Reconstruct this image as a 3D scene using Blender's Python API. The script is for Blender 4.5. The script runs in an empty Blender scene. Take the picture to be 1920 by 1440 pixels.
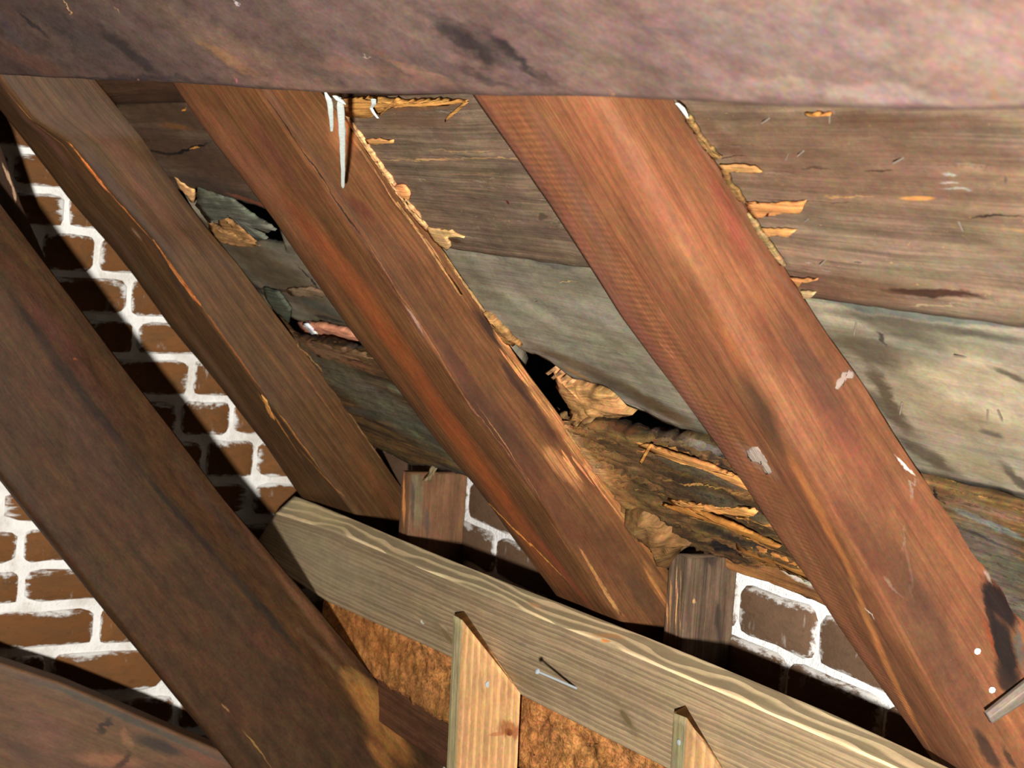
import bpy, math, random
import numpy as np
from mathutils import Vector, Matrix, noise

# ------------------------------------------------------------------ camera, world, lamp
F = 3300.0
# rows: out through the eave wall (x), along the roof to the gable (y), up (z), in camera terms (right, down, forward)
W = np.array([[0.873107, 0.012627, 0.487365], [-0.48195, -0.128446, 0.866733], [0.073544, -0.991636, -0.106061]])
sc = bpy.context.scene
cam = bpy.data.cameras.new('camera'); cam.sensor_width = 36; cam.lens = F/1920*36; cam.clip_start = .05
co = bpy.data.objects.new('camera', cam); sc.collection.objects.link(co)
co.matrix_world = Matrix(((W[0,0], -W[0,1], -W[0,2], 0), (W[1,0], -W[1,1], -W[1,2], 0), (W[2,0], -W[2,1], -W[2,2], 0), (0, 0, 0, 1)))
sc.camera = co
cam.dof.use_dof = True; cam.dof.focus_distance = 2.35; cam.dof.aperture_fstop = 13
wd = bpy.data.worlds.new('world'); sc.world = wd; wd.use_nodes = True
wd.node_tree.nodes['Background'].inputs[0].default_value = (.9, .8, .7, 1)
wd.node_tree.nodes['Background'].inputs[1].default_value = .0006
LAMP = W @ np.array([-.13, .33, -.5])
POWER = 900.0
ld = bpy.data.lights.new('flash', 'POINT'); ld.energy = POWER; ld.shadow_soft_size = .045; ld.color = (1, .97, .92)
lo = bpy.data.objects.new('flash', ld); lo.location = LAMP.tolist(); sc.collection.objects.link(lo)
sc.view_settings.view_transform = 'Standard'; sc.view_settings.look = 'None'
sc.view_settings.exposure = 0; sc.view_settings.gamma = 1
sc.view_settings.use_curve_mapping = False

# ------------------------------------------------------------------ planes of the place
X = np.array([1., 0, 0]); Y = np.array([0, 1., 0]); Z = np.array([0, 0, 1.])
TH = math.radians(47.836)
NR = np.array([math.sin(TH), 0, math.cos(TH)])            # outward normal of the roof slope
RD = np.array([math.cos(TH), 0, -math.sin(TH)])           # down the slope
OR = 0.7729                                               # underside of the roof boards
XE = 1.62                                                 # inner face of the eave wall
YG = 3.62                                                 # inner face of the gable wall

def ray(x, y): return W @ np.array([(x-960)/F, (y-720)/F, 1.])
def hit(x, y, n, o):
    r = ray(x, y); return r*(o/(n @ r))
def proj(P):
    q = np.asarray(P) @ W
    return np.stack([q[..., 0]/q[..., 2]*F+960, q[..., 1]/q[..., 2]*F+720, q[..., 2]], -1)
def roof(x, y, d=0.): return hit(x, y, NR, OR-d)
def lin(c): return tuple(((v/255)/12.92 if v/255 <= .04045 else ((v/255+.055)/1.055)**2.4) for v in c)

def tag(o, label=None, cat=None, group=None, kind=None):
    if label: o['label'] = label
    if cat: o['category'] = cat
    if group: o['group'] = group
    if kind: o['kind'] = kind
    return o
def link(name, me, parent=None):
    o = bpy.data.objects.new(name, me); sc.collection.objects.link(o)
    if parent is not None: o.parent = parent
    return o

# ------------------------------------------------------------------ mesh helpers
class Geo:
    """one mesh object with metric UVs and a pixel -> uv lookup used to place stains where they are in the photo"""
    def __init__(s, name, verts, faces, uvs, parent=None, mat_idx=None, smooth=True):
        me = bpy.data.meshes.new(name)
        me.from_pydata([tuple(v) for v in verts], [], faces)
        uvl = me.uv_layers.new(name='UVMap')
        flat = [c for f in uvs for uv in f for c in uv]
        uvl.data.foreach_set('uv', flat)
        if smooth: me.polygons.foreach_set('use_smooth', [True]*len(faces))
        if mat_idx: me.polygons.foreach_set('material_index', mat_idx)
        me.update()
        s.o = link(name, me, parent)
        T, U = [], []
        V = np.asarray(verts)
        for f, uv in zip(faces, uvs):
            if len(f) > 4 and len(f) < 60: pass
            for k in range(1, len(f)-1):
                T.append((f[0], f[k], f[k+1])); U.append((uv[0], uv[k], uv[k+1]))
        T = np.array(T); s.U = np.array(U); P = proj(V)
        s.P = P[T]; s.V3 = V[T]
        a = s.P[:, 1, :2]-s.P[:, 0, :2]; b = s.P[:, 2, :2]-s.P[:, 0, :2]
        s.area = a[:, 0]*b[:, 1]-a[:, 1]*b[:, 0]
    def look(s, x, y):
        p = np.array([x, y]); A, B, C = s.P[:, 0, :2], s.P[:, 1, :2], s.P[:, 2, :2]
        ar = np.where(abs(s.area) < 1e-9, 1e-9, s.area)
        def cr(u, v): return u[:, 0]*v[:, 1]-u[:, 1]*v[:, 0]
        w1 = cr(p-A, C-A)/ar; w2 = cr(B-A, p-A)/ar; w0 = 1-w1-w2
        m = np.minimum(np.minimum(w0, w1), w2)
        ok = np.where(m > -1e-6)[0]
        if len(ok): i = ok[np.argmin(s.P[ok][:, :, 2].mean(1))]; w = np.array([w0[i], w1[i], w2[i]])
        else:
            cen = s.P[:, :, :2].mean(1); d = ((cen-p)**2).sum(1)+s.P[:, :, 2].mean(1)**2
            i = int(np.argmin(d))
            w = np.array([w0[i], w1[i], w2[i]])
            if abs(w).max() > 30: w = np.array([1/3]*3)
        uv = (s.U[i]*w[:, None]).sum(0); pt = (s.V3[i]*w[:, None]).sum(0)
        n = np.cross(s.V3[i, 1]-s.V3[i, 0], s.V3[i, 2]-s.V3[i, 0]); n /= np.linalg.norm(n)+1e-12
        return uv, pt, n
    def gain(s, x, y):
        uv, pt, n = s.look(x, y)
        L = LAMP-pt; r = np.linalg.norm(L); c = max(abs(n @ L)/r, .3)
        return POWER*c/(4*math.pi*r*r)/math.pi
    def albedo(s, col, x, y):
        g = s.gain(x, y)*.97
        return tuple(min(max(v/g, .002), .92) for v in lin(col))+(1,)

def interp_corner(pts, ax, n):
    pts = np.array(pts); t = pts @ ax
    if t[0] > t[-1]: pts = pts[::-1]; t = t[::-1]
    s = (t-t[0])/(t[-1]-t[0]); ss = np.linspace(0, 1, n+1)
    return np.stack([np.interp(ss, s, pts[:, k]) for k in range(3)], 1)

def fbm(p, o=3): return noise.fractal(Vector(p), .9, 2.1, o)

def prism(name, ax, corners, n=60, bev=.006, k=6, amp=.0015, fr=(3, 14), crack=None, parent=None, seed=0, side_mats=None, twist=None):
    """a timber: ring of corner polylines (3D points running along ax), bevelled arrises, uneven sawn faces"""
    ax = np.asarray(ax, float)
    C = [interp_corner(c, ax, n) for c in corners]; m = len(C)
    if not isinstance(bev, (list, tuple)): bev = [bev]*m
    rings, vv, sides = [], [], []
    for i in range(n+1):
        P = [c[i] for c in C]; ring = []; sd = []
        for j in range(m):
            a, b, c = P[j-1], P[j], P[(j+1) % m]
            da = a-b; la = np.linalg.norm(da); db = c-b; lb = np.linalg.norm(db); da /= la; db /= lb
            r = min(bev[j], la*.3, lb*.3)
            p0 = b+da*r; p1 = b+db*r; mid = (p0+2*b+p1)/4
            if crack and j == crack[0]:
                dp = crack[1]*max(0., .5+1.6*fbm((i*.09, seed+5, 1)))
                mid = mid+(da+db)*dp
            ring += [p0, mid, p1]; sd += [j, j, j]
            q1 = b+db*lb-db*min(bev[(j+1) % m], lb*.3)
            for q in range(1, k): ring.append(p1+(q1-p1)*q/k); sd.append(j)
        rings.append(ring)
        d = [0.]
        for q in range(1, len(ring)+1): d.append(d[-1]+np.linalg.norm(ring[q % len(ring)]-ring[q-1]))
        vv.append(d)
    vm = np.mean(np.array(vv), 0); vv = [list(vm)]*(n+1)
    R = len(rings[0]); V = []; cen = [np.mean(r, 0) for r in rings]
    o = seed*7.3
    for i, ring in enumerate(rings):
        for q, p in enumerate(ring):
            t = p @ ax; dd = p-cen[i]; dd = dd/np.linalg.norm(dd)
            a = amp*(fbm((t*fr[0]+o, vv[i][q]*fr[1], o))+.5*fbm((t*fr[0]*3+o, vv[i][q]*fr[1]*4, o+9)))
            V.append(p+dd*a)
    faces, uvs, mi = [], [], []
    for i in range(n):
        for q in range(R):
            q2 = (q+1) % R
            f = (i*R+q, i*R+q2, (i+1)*R+q2, (i+1)*R+q)
            ta = [V[x] @ ax for x in f]
            faces.append(f); uvs.append(((ta[0], vv[i][q]), (ta[1], vv[i][q+1]), (ta[2], vv[i+1][q+1]), (ta[3], vv[i+1][q])))
            j = q//(k+2)
            mi.append(side_mats[j] if side_mats else 0)
    for i, rev in ((0, False), (n, True)):
        f = [i*R+q for q in range(R)]
        if not rev: f = f[::-1]
        b1 = rings[i][0]; e1 = rings[i][(k+2)] - b1; e1 = e1/np.linalg.norm(e1)
        e2 = np.cross(ax, e1)
        faces.append(tuple(f)); uvs.append([((V[x]-b1) @ e2*.2+5, (V[x]-b1) @ e1) for x in f]); mi.append(0)
    # outward orientation
    c0 = np.mean(cen, 0); f0 = faces[len(faces)//2]; p = [np.array(V[x]) for x in f0[:3]]
    if np.cross(p[1]-p[0], p[2]-p[0]) @ (p[0]-c0) < 0 and False: pass
    g = Geo(name, V, faces, uvs, parent, mi)
    fix(g.o); return g

def fix(o):
    import bmesh
    bm = bmesh.new(); bm.from_mesh(o.data); bmesh.ops.recalc_face_normals(bm, faces=bm.faces); bm.to_mesh(o.data); bm.free()

def polyline(pts, step, jag, seed, closed=False):
    out = []; n = len(pts)
    for i in range(n if closed else n-1):
        a, b = np.array(pts[i], float), np.array(pts[(i+1) % n], float)
        L = np.linalg.norm(b-a); m = max(1, int(L/step))
        for q in range(m):
            p = a+(b-a)*q/m
            if q or jag > 0:
                nn = np.array([-(b-a)[1], (b-a)[0]])/(L+1e-9)
                p = p+nn*jag*noise.noise(Vector((p[0]*.13, p[1]*.13, seed)))*1.7+nn*jag*.5*noise.noise(Vector((p[0]*.5, p[1]*.5, seed+3)))
            out.append(p)
    if not closed: out.append(np.array(pts[-1], float))
    return out

def plate(name, outline, n, o, thick, parent=None, jag=2., step=6, seed=1, axu=Y, axv=RD, dome=.0, tilt=None, edge=.25):
    """a torn piece of wood: jagged outline on a plane of the place, real thickness, slightly swollen face"""
    px = polyline(outline, step, jag, seed, True); N = len(px)
    n = np.asarray(n, float)
    P = [hit(p[0], p[1], n, o) for p in px]
    c = np.mean(P, 0)
    if tilt is not None: P = [p-n*((p-c) @ np.asarray(tilt)) for p in P]
    r2 = [c+(p-c)*(1-edge)-n*(thick*.25+dome) for p in P]
    r3 = [c+(p-c)*(1-edge*2)-n*(thick*.3+dome*1.4) for p in P]
    r2 = [p-n*(dome+thick*.4)*noise.noise(Vector(p*40)) for p in r2]; r3 = [p-n*(dome+thick*.5)*noise.noise(Vector(p*45)) for p in r3]
    back = [p+n*thick for p in P]
    V = back+P+r2+r3+[c-n*(thick*.3+dome*1.5)]
    faces = []
    for a in range(3):
        for i in range(N):
            j = (i+1) % N; faces.append((a*N+i, a*N+j, (a+1)*N+j, (a+1)*N+i))
    for i in range(N): faces.append((3*N+i, 3*N+(i+1) % N, 4*N))
    faces.append(tuple(range(N)))
    uvs = [[(V[x] @ axu, V[x] @ axv) for x in f] for f in faces]
    g = Geo(name, V, faces, uvs, parent); fix(g.o); return g

def board(name, top, bot, y0, y1, n=160, k=14, thick=.02, off=0., relief=.002, parent=None, seed=0, disp=None, stretch=(6, 40)):
    """a roof board on the slope plane: top and bottom edges as (y, s) polylines, front relief as real mesh"""
    ys = np.linspace(y0, y1, n+1)
    t = np.array(top); b = np.array(bot)
    V, uv2 = [], []
    st = np.interp(ys, t[:, 0], t[:, 1]); sb = np.interp(ys, b[:, 0], b[:, 1])
    for i, y in enumerate(ys):
        for q in range(k+1):
            s = st[i]+(sb[i]-st[i])*q/k
            e = min(q, k-q)/k
            h = relief*(fbm((y*stretch[0]+seed, s*stretch[1], seed), 4)+.35)*1.2
            h -= .004*max(0, 1-e*k/1.0)*.5
            p = Y*y+RD*s+NR*(OR-off)
            if disp: h += disp(y, s, p)
            V.append(p-NR*h); uv2.append((y, s))
    nb = len(V)
    for i, y in enumerate(ys):
        for s in (st[i], sb[i]):
            V.append(Y*y+RD*s+NR*(OR-off+thick)); uv2.append((y, s+(.012 if s == sb[i] else -.012)))
    faces = []
    for i in range(n):
        for q in range(k):
            a = i*(k+1)+q; faces.append((a, a+1, a+k+2, a+k+1))
        a = i*(k+1); faces.append((a, a+k+1, nb+2*i+2, nb+2*i))
        a = a+k; faces.append((a, nb+2*i+1, nb+2*i+3, a+k+1))
        faces.append((nb+2*i, nb+2*i+2, nb+2*i+3, nb+2*i+1))
    for i in (0, n): faces.append(tuple([i*(k+1)+q for q in range(k+1)]+[nb+2*i+1, nb+2*i]))
    uvs = [[uv2[x] for x in f] for f in faces]
    g = Geo(name, V, faces, uvs, parent); fix(g.o); return g

# ------------------------------------------------------------------ materials
class NT:
    def __init__(s, name):
        s.m = bpy.data.materials.new(name); s.m.use_nodes = True
        s.t = s.m.node_tree; s.b = s.t.nodes['Principled BSDF']
    def n(s, typ, **kw):
        nd = s.t.nodes.new(typ)
        for k, v in kw.items(): setattr(nd, k, v)
        return nd
    def l(s, a, b): s.t.links.new(a, b)
    def math(s, op, a, b=None, c=None, clamp=False):
        nd = s.n('ShaderNodeMath', operation=op, use_clamp=clamp)
        for i, v in enumerate((a, b, c)):
            if v is None: continue
            if isinstance(v, (int, float)): nd.inputs[i].default_value = v
            else: s.l(v, nd.inputs[i])
        return nd.outputs[0]
    def mapping(s, vec, loc=(0, 0, 0), rot=(0, 0, 0), scale=(1, 1, 1), typ='POINT'):
        nd = s.n('ShaderNodeMapping', vector_type=typ); s.l(vec, nd.inputs[0])
        nd.inputs['Location'].default_value = loc; nd.inputs['Rotation'].default_value = rot; nd.inputs['Scale'].default_value = scale
        return nd.outputs[0]
    def noise(s, vec, scale=1., detail=4., rough=.6, dist=0.):
        nd = s.n('ShaderNodeTexNoise'); s.l(vec, nd.inputs['Vector'])
        nd.inputs['Scale'].default_value = scale; nd.inputs['Detail'].default_value = detail
        nd.inputs['Roughness'].default_value = rough; nd.inputs['Distortion'].default_value = dist
        return nd.outputs['Fac'], nd.outputs['Color']
    def mr(s, v, a, b, c=0., d=1., smooth=True):
        nd = s.n('ShaderNodeMapRange', interpolation_type='SMOOTHSTEP' if smooth else 'LINEAR'); s.l(v, nd.inputs[0])
        for i, x in enumerate((a, b, c, d)): nd.inputs[i+1].default_value = x
        return nd.outputs[0]
    def mix(s, f, a, b, blend='MIX'):
        nd = s.n('ShaderNodeMix', data_type='RGBA', blend_type=blend)
        if isinstance(f, (int, float)): nd.inputs[0].default_value = f
        else: s.l(f, nd.inputs[0])
        for i, v in ((6, a), (7, b)):
            if isinstance(v, tuple): nd.inputs[i].default_value = v
            else: s.l(v, nd.inputs[i])
        return nd.outputs[2]

def cmul(c, k): return tuple(min(v*k, .95) for v in c[:3])+(1,)

def wood(g, name, at, base, dark=.55, light=1.45, grain=(2.2, 90), fine=(9, 420), blotch=(2.5, 9), gstr=.6, bl=.5, warp=(.012, .004), rough=.62, spec=.25,
         bump=.35, strokes=(), saw=None, flecks=None, rings=None, blotch_col=None, slot=0, scuff=0., mottle=.17, gdir=None):
    """procedural timber: base colour seen at pixel `at`, fibres along u, blotches, then stains/strokes located on the piece"""
    T = NT(name)
    B = g.albedo(base, *at)
    uv = T.n('ShaderNodeTexCoord').outputs['UV']
    uv0 = uv
    if gdir:
        du = g.look(*gdir[1])[0]-g.look(*gdir[0])[0]; uv = T.mapping(uv0, rot=(0, 0, math.atan2(du[1], du[0])), typ='TEXTURE')
    wn, wc = T.noise(T.mapping(uv, scale=(3, 12, 1)), 1., 4, .6)
    sub = T.n('ShaderNodeVectorMath', operation='SUBTRACT'); T.l(wc, sub.inputs[0]); sub.inputs[1].default_value = (.5, .5, .5)
    mul = T.n('ShaderNodeVectorMath', operation='MULTIPLY'); T.l(sub.outputs[0], mul.inputs[0]); mul.inputs[1].default_value = (.06, .007, 0)
    add = T.n('ShaderNodeVectorMath', operation='ADD'); T.l(uv, add.inputs[0]); T.l(mul.outputs[0], add.inputs[1])
    guv = add.outputs[0]
    g1, _ = T.noise(T.mapping(guv, scale=(grain[0], grain[1], 1)), 1., 3, .55)
    g2, _ = T.noise(T.mapping(guv, loc=(7, 3, 0), scale=(fine[0], fine[1], 1)), 1., 2, .5)
    b1, _ = T.noise(T.mapping(guv, loc=(1.7, 9.1, 0), scale=(blotch[0], blotch[1], 1)), 1., 5, .62)
    gm = T.math('ADD', T.math('MULTIPLY', g1, .62), T.math('MULTIPLY', g2, .38))
    if rings:
        fq, dis, amt = rings
        wv = T.n('ShaderNodeTexWave', wave_type='BANDS', bands_direction='Y', wave_profile='SAW'); T.l(T.mapping(guv, scale=(.35, 1, 1)), wv.inputs[0])
        wv.inputs['Scale'].default_value = fq; wv.inputs['Distortion'].default_value = dis; wv.inputs['Detail'].default_value = 2; wv.inputs['Detail Scale'].default_value = .8
        gm = T.math('ADD', T.math('MULTIPLY', gm, 1-amt), T.math('MULTIPLY', T.math('POWER', wv.outputs['Fac'], 1.6), amt))
    gg = T.mr(gm, .5-.22/max(gstr, .05)*.6, .5+.22/max(gstr, .05)*.6)
    col = T.mix(gg, cmul(B, dark), cmul(B, light))
    bc = cmul(B, .45) if blotch_col is None else g.albedo(blotch_col, *at)
    col = T.mix(T.math('MULTIPLY', T.mr(b1, .45, .68), bl), col, bc)
    hl = T.mr(b1, .5, .28)
    col = T.mix(T.math('MULTIPLY', hl, .35*bl), col, cmul(B, light*1.1))
    _, hn = T.noise(T.mapping(uv, loc=(3, 5, 1), scale=(12, 26, 1)), 1., 5, .7)
    _, hn2 = T.noise(T.mapping(uv, loc=(9, 2, 4), scale=(150, 190, 1)), 1., 3, .7)
    mo = []
    for q, k in ((hn, mottle), (hn2, mottle*2.1)):
        va = T.n('ShaderNodeVectorMath', operation='MULTIPLY_ADD'); T.l(q, va.inputs[0]); va.inputs[1].default_value = (k*2.4, k*2.1, k*2.4); va.inputs[2].default_value = (1-k*1.2, 1-k*1.05, 1-k*1.2); mo.append(va.outputs[0])
    h = gm
    # shared warped coordinates for stains
    guvr = uv; uv = uv0
    _, sc_ = T.noise(T.mapping(uv, scale=(22, 60, 1)), 1., 5, .65)
    s2 = T.n('ShaderNodeVectorMath', operation='SUBTRACT'); T.l(sc_, s2.inputs[0]); s2.inputs[1].default_value = (.5, .5, .5)
    m2 = T.n('ShaderNodeVectorMath', operation='MULTIPLY'); T.l(s2.outputs[0], m2.inputs[0]); m2.inputs[1].default_value = (warp[0]*4, warp[1]*4, 0)
    a2 = T.n('ShaderNodeVectorMath', operation='ADD'); T.l(uv, a2.inputs[0]); T.l(m2.outputs[0], a2.inputs[1])
    suv = a2.outputs[0]
    if flecks:
        for (fc, su, sv, th, amt) in flecks:
            ff, _ = T.noise(T.mapping(uv, loc=(su, sv, 0), scale=(su, sv, 1)), 1., 5, .75)
            k = T.mr(ff, th, th+.05)
            col = T.mix(T.math('MULTIPLY', k, amt), col, g.albedo(fc, *at)); h = T.math('ADD', h, T.math('MULTIPLY', k, -.4))
    if saw:
        for (px1, px2, freq, amt) in saw:     # kerf marks across a strip between two pixel points
            u1 = g.look(*px1)[0]; u2 = g.look(*px2)[0]
            v0, v1 = sorted((u1[1], u2[1]))
            sx = T.n('ShaderNodeSeparateXYZ'); T.l(uv, sx.inputs[0])
            mv = T.math('MULTIPLY', T.mr(sx.outputs[1], v0-.012, v0+.004), T.mr(sx.outputs[1], v1+.02, v1-.012))
            wv = T.n('ShaderNodeTexWave', wave_type='BANDS', bands_direction='X'); T.l(T.mapping(uv, rot=(0, 0, .12)), wv.inputs[0])
            wv.inputs['Scale'].default_value = freq; wv.inputs['Distortion'].default_value = 1.6; wv.inputs['Detail'].default_value = 2; wv.inputs['Detail Scale'].default_value = 2.5
            pn, _ = T.noise(T.mapping(uv, scale=(9, 12, 1)), 1., 2, .5)
            k = T.math('MULTIPLY', T.math('MULTIPLY', mv, wv.outputs['Fac']), T.mr(pn, .25, .6))
            col = T.mix(T.math('MULTIPLY', k, amt), col, cmul(B, .5)); h = T.math('SUBTRACT', h, T.math('MULTIPLY', k, .5))
    gk = T.mr(gm, .46, .54)
    for st in strokes:
        x1, y1, x2, y2, w, c = st[:6]; a = st[6] if len(st) > 6 else 1.; soft = st[7] if len(st) > 7 else .5; gr = st[8] if len(st) > 8 else 0.
        cx, cy = (x1+x2)/2, (y1+y2)/2
        U1, p1, _ = g.look(x1, y1); U2, p2, _ = g.look(x2, y2); Uc, pc, _ = g.look(cx, cy)
        zc = proj(pc)[2]; m = zc/F
        d = U2-U1; L = np.linalg.norm(d); ang = math.atan2(d[1], d[0]) if L > 1e-5 else 0.
        cc = (U1+U2)/2
        r = w/2*m
        nd = T.mapping(uv if soft < .45 else suv, loc=(cc[0], cc[1], 0), rot=(0, 0, ang), scale=(L/2+r, r, 1), typ='TEXTURE')
        ln = T.n('ShaderNodeVectorMath', operation='LENGTH'); T.l(nd, ln.inputs[0])
        k = T.mr(ln.outputs['Value'], 1+soft*.5, 1-soft*.7)
        k = T.math('MULTIPLY', k, a)
        if gr: k = T.math('MULTIPLY', k, T.math('ADD', T.math('MULTIPLY', gk, gr), 1-gr))
        col = T.mix(k, col, g.albedo(c, cx, cy))
    for q in mo: col = T.mix(1., col, q, 'MULTIPLY')
    lu, _ = T.noise(T.mapping(uv, loc=(5, 8, 2), scale=(14, 34, 1)), 1., 7, .78)
    lm = T.n('ShaderNodeVectorMath', operation='SCALE'); lm.inputs[0].default_value = (1, 1, 1); T.l(T.mr(lu, .36, .64, 1-mottle*1.5, 1+mottle*1.3, False), lm.inputs['Scale'])
    col = T.mix(1., col, lm.outputs[0], 'MULTIPLY')
    if scuff:
        s_, _ = T.noise(T.mapping(uv, scale=(140, 160, 1)), 1., 3, .6)
        k = T.mr(s_, .70, .76)
        col = T.mix(T.math('MULTIPLY', k, scuff), col, cmul(B, 2.6))
    T.l(col, T.b.inputs['Base Color'])
    T.b.inputs['Roughness'].default_value = rough; T.b.inputs['Specular IOR Level'].default_value = spec
    gr_, _ = T.noise(T.mapping(uv, scale=(300, 500, 1)), 1., 3, .6)
    bp = T.n('ShaderNodeBump'); bp.inputs['Strength'].default_value = bump; bp.inputs['Distance'].default_value = .004
    hh = T.math('ADD', T.math('ADD', h, T.math('MULTIPLY', b1, .6)), T.math('MULTIPLY', gr_, .12))
    T.l(hh, bp.inputs['Height']); T.l(bp.outputs[0], T.b.inputs['Normal'])
    while len(g.o.data.materials) <= slot: g.o.data.materials.append(None)
    g.o.data.materials[slot] = T.m
    return T.m

def plain(name, col, rough=.7, spec=.2, nz=None, bump=.3, var=.4, metal=0.):
    T = NT(name); oc = T.n('ShaderNodeTexCoord').outputs['Object']
    f, _ = T.noise(oc, nz or 60., 5, .65)
    c = T.mix(f, cmul(col+(1,), 1-var), cmul(col+(1,), 1+var)); T.l(c, T.b.inputs['Base Color'])
    T.b.inputs['Roughness'].default_value = rough; T.b.inputs['Specular IOR Level'].default_value = spec; T.b.inputs['Metallic'].default_value = metal
    bp = T.n('ShaderNodeBump'); bp.inputs['Strength'].default_value = bump; bp.inputs['Distance'].default_value = .003
    T.l(f, bp.inputs['Height']); T.l(bp.outputs[0], T.b.inputs['Normal'])
    return T.m

def mat_mortar(name, col, dirt, amt):
    T = NT(name); oc = T.n('ShaderNodeTexCoord').outputs['Object']
    f, _ = T.noise(oc, 9., 6, .65); f2, _ = T.noise(oc, 120., 4, .7); f3, _ = T.noise(oc, 260., 2, .5)
    c = T.mix(T.math('MULTIPLY', T.mr(f, .42, .66), amt), col, dirt)
    c = T.mix(T.math('MULTIPLY', T.mr(f2, .62, .70), .45), c, dirt)
    T.l(c, T.b.inputs['Base Color']); T.b.inputs['Roughness'].default_value = .9; T.b.inputs['Specular IOR Level'].default_value = .1
    bp = T.n('ShaderNodeBump'); bp.inputs['Strength'].default_value = .7; bp.inputs['Distance'].default_value = .005
    T.l(T.math('ADD', T.math('ADD', f2, f), T.math('MULTIPLY', f3, .4)), bp.inputs['Height']); T.l(bp.outputs[0], T.b.inputs['Normal'])
    return T.m

def mat_brick(name, c1, c2, lime, limeamt, axis):
    """brick face: brown-red clay, lime wiped over the arrises (more at the top), streaks running down"""
    T = NT(name); tc = T.n('ShaderNodeTexCoord'); uv = tc.outputs['UV']; oi = T.n('ShaderNodeObjectInfo')
    loc = T.n('ShaderNodeVectorMath', operation='ADD'); T.l(tc.outputs['Object'], loc.inputs[0])
    cmb = T.n('ShaderNodeCombineXYZ'); T.l(T.math('MULTIPLY', oi.outputs['Random'], 40.), cmb.inputs[0]); T.l(cmb.outputs[0], loc.inputs[1])
    v = loc.outputs[0]
    f, _ = T.noise(v, 2.2, 6, .7); f2, _ = T.noise(v, 9., 5, .7); fs, _ = T.noise(T.mapping(v, scale=(9, 9, 1.2)), 1., 4, .6)
    c = T.mix(T.mr(f, .3, .7), c1, c2)
    c = T.mix(T.math('MULTIPLY', T.mr(oi.outputs['Random'], 0, 1), .45), c, cmul(c1, .55))
    c = T.mix(T.math('MULTIPLY', T.mr(f2, .52, .7), .5), c, cmul(c1, .45))
    sx = T.n('ShaderNodeSeparateXYZ'); T.l(uv, sx.inputs[0])      # uv: 0..1 over the face
    du = T.math('MINIMUM', sx.outputs[0], T.math('SUBTRACT', 1., sx.outputs[0]))
    top = T.math('SUBTRACT', 1., sx.outputs[1])
    dv = T.math('MINIMUM', T.math('MULTIPLY', sx.outputs[1], 1.3), T.math('MULTIPLY', top, .6))
    e = T.math('MINIMUM', T.math('MULTIPLY', du, 1.8), dv)
    e = T.math('SUBTRACT', e, T.math('MULTIPLY', T.math('SUBTRACT', f, .5), .55))
    e = T.math('SUBTRACT', e, T.math('MULTIPLY', T.math('SUBTRACT', f2, .5), .25))
    k = T.math('MULTIPLY', T.mr(e, .085, -.01), limeamt)
    c = T.mix(k, c, lime)
    st = T.math('MULTIPLY', T.mr(fs, .62, .76), .22)
    c = T.mix(st, c, lime)
    T.l(c, T.b.inputs['Base Color']); T.b.inputs['Roughness'].default_value = .8; T.b.inputs['Specular IOR Level'].default_value = .2
    bp = T.n('ShaderNodeBump'); bp.inputs['Strength'].default_value = .5; bp.inputs['Distance'].default_value = .004
    T.l(T.math('ADD', f2, T.math('MULTIPLY', k, .5)), bp.inputs['Height']); T.l(bp.outputs[0], T.b.inputs['Normal'])
    return T.m

# ------------------------------------------------------------------ brick walls
def brick_mesh(name, seed, mat):
    """unit brick: face in the xz plane looking to -y, rounded worn arrises, 0..1 uv on the face"""
    rnd = random.Random(seed); pts = []
    base = [(-.5, -.3), (-.5, .3), (-.45, .45), (-.36, .5), (0, .5), (.36, .5), (.45, .45), (.5, .3), (.5, -.3), (.46, -.44), (.36, -.5), (0, -.5), (-.36, -.5), (-.46, -.44)]
    pts = [(x+rnd.uniform(-.012, .012), z+rnd.uniform(-.035, .035)) for x, z in base]; N = len(pts)
    V = [(x, 1., z) for x, z in pts]+[(x, .08, z) for x, z in pts]+[(x*.955, .0, z*.87) for x, z in pts]+[(0, -.02+rnd.uniform(-.03, .03), 0)]
    F_ = []
    for a in range(2):
        for i in range(N): j = (i+1) % N; F_.append((a*N+i, (a+1)*N+i, (a+1)*N+j, a*N+j))
    for i in range(N): F_.append((2*N+i, 3*N, 2*N+(i+1) % N))
    me = bpy.data.meshes.new(name); me.from_pydata(V, [], F_)
    ul = me.uv_layers.new(name='UVMap')
    for lp in me.loops:
        v = V[lp.vertex_index]; ul.data[lp.index].uv = (v[0]+.5, v[2]+.5)
    me.polygons.foreach_set('use_smooth', [True]*len(F_)); me.materials.append(mat); me.update()
    return me

def lay(wall, meshes, o3, du, dn, u0, u1, z0, z1, rnd, depth=.05):
    """one brick spanning u0..u1 along the wall and z0..z1 up; dn points into the wall"""
    j = lambda s: rnd.uniform(-s, s)
    w = u1-u0; h = z1-z0
    o = link('brick', rnd.choice(meshes), wall)
    c = o3+du*((u0+u1)/2+j(.001))+Z*((z0+z1)/2+j(.0012))-dn*(.003+rnd.uniform(0, .003))
    M = Matrix(((du[0]*w, dn[0]*depth, Z[0]*h, c[0]), (du[1]*w, dn[1]*depth, Z[1]*h, c[1]), (du[2]*w, dn[2]*depth, Z[2]*h, c[2]), (0, 0, 0, 1)))
    o.matrix_world = M @ Matrix.Rotation(j(.012), 4, 'Y')

def wall_slab(name, poly, n, thick, mat, parent=None):
    V = [tuple(p) for p in poly]+[tuple(np.array(p)+np.array(n)*thick) for p in poly]; N = len(poly)
    me = bpy.data.meshes.new(name)
    me.from_pydata(V, [], [tuple(range(N)), tuple(range(2*N-1, N-1, -1))]+[(i, i+N, (i+1) % N+N, (i+1) % N) for i in range(N)])
    me.materials.append(mat); o = link(name, me, parent); fix(o); return o

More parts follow.
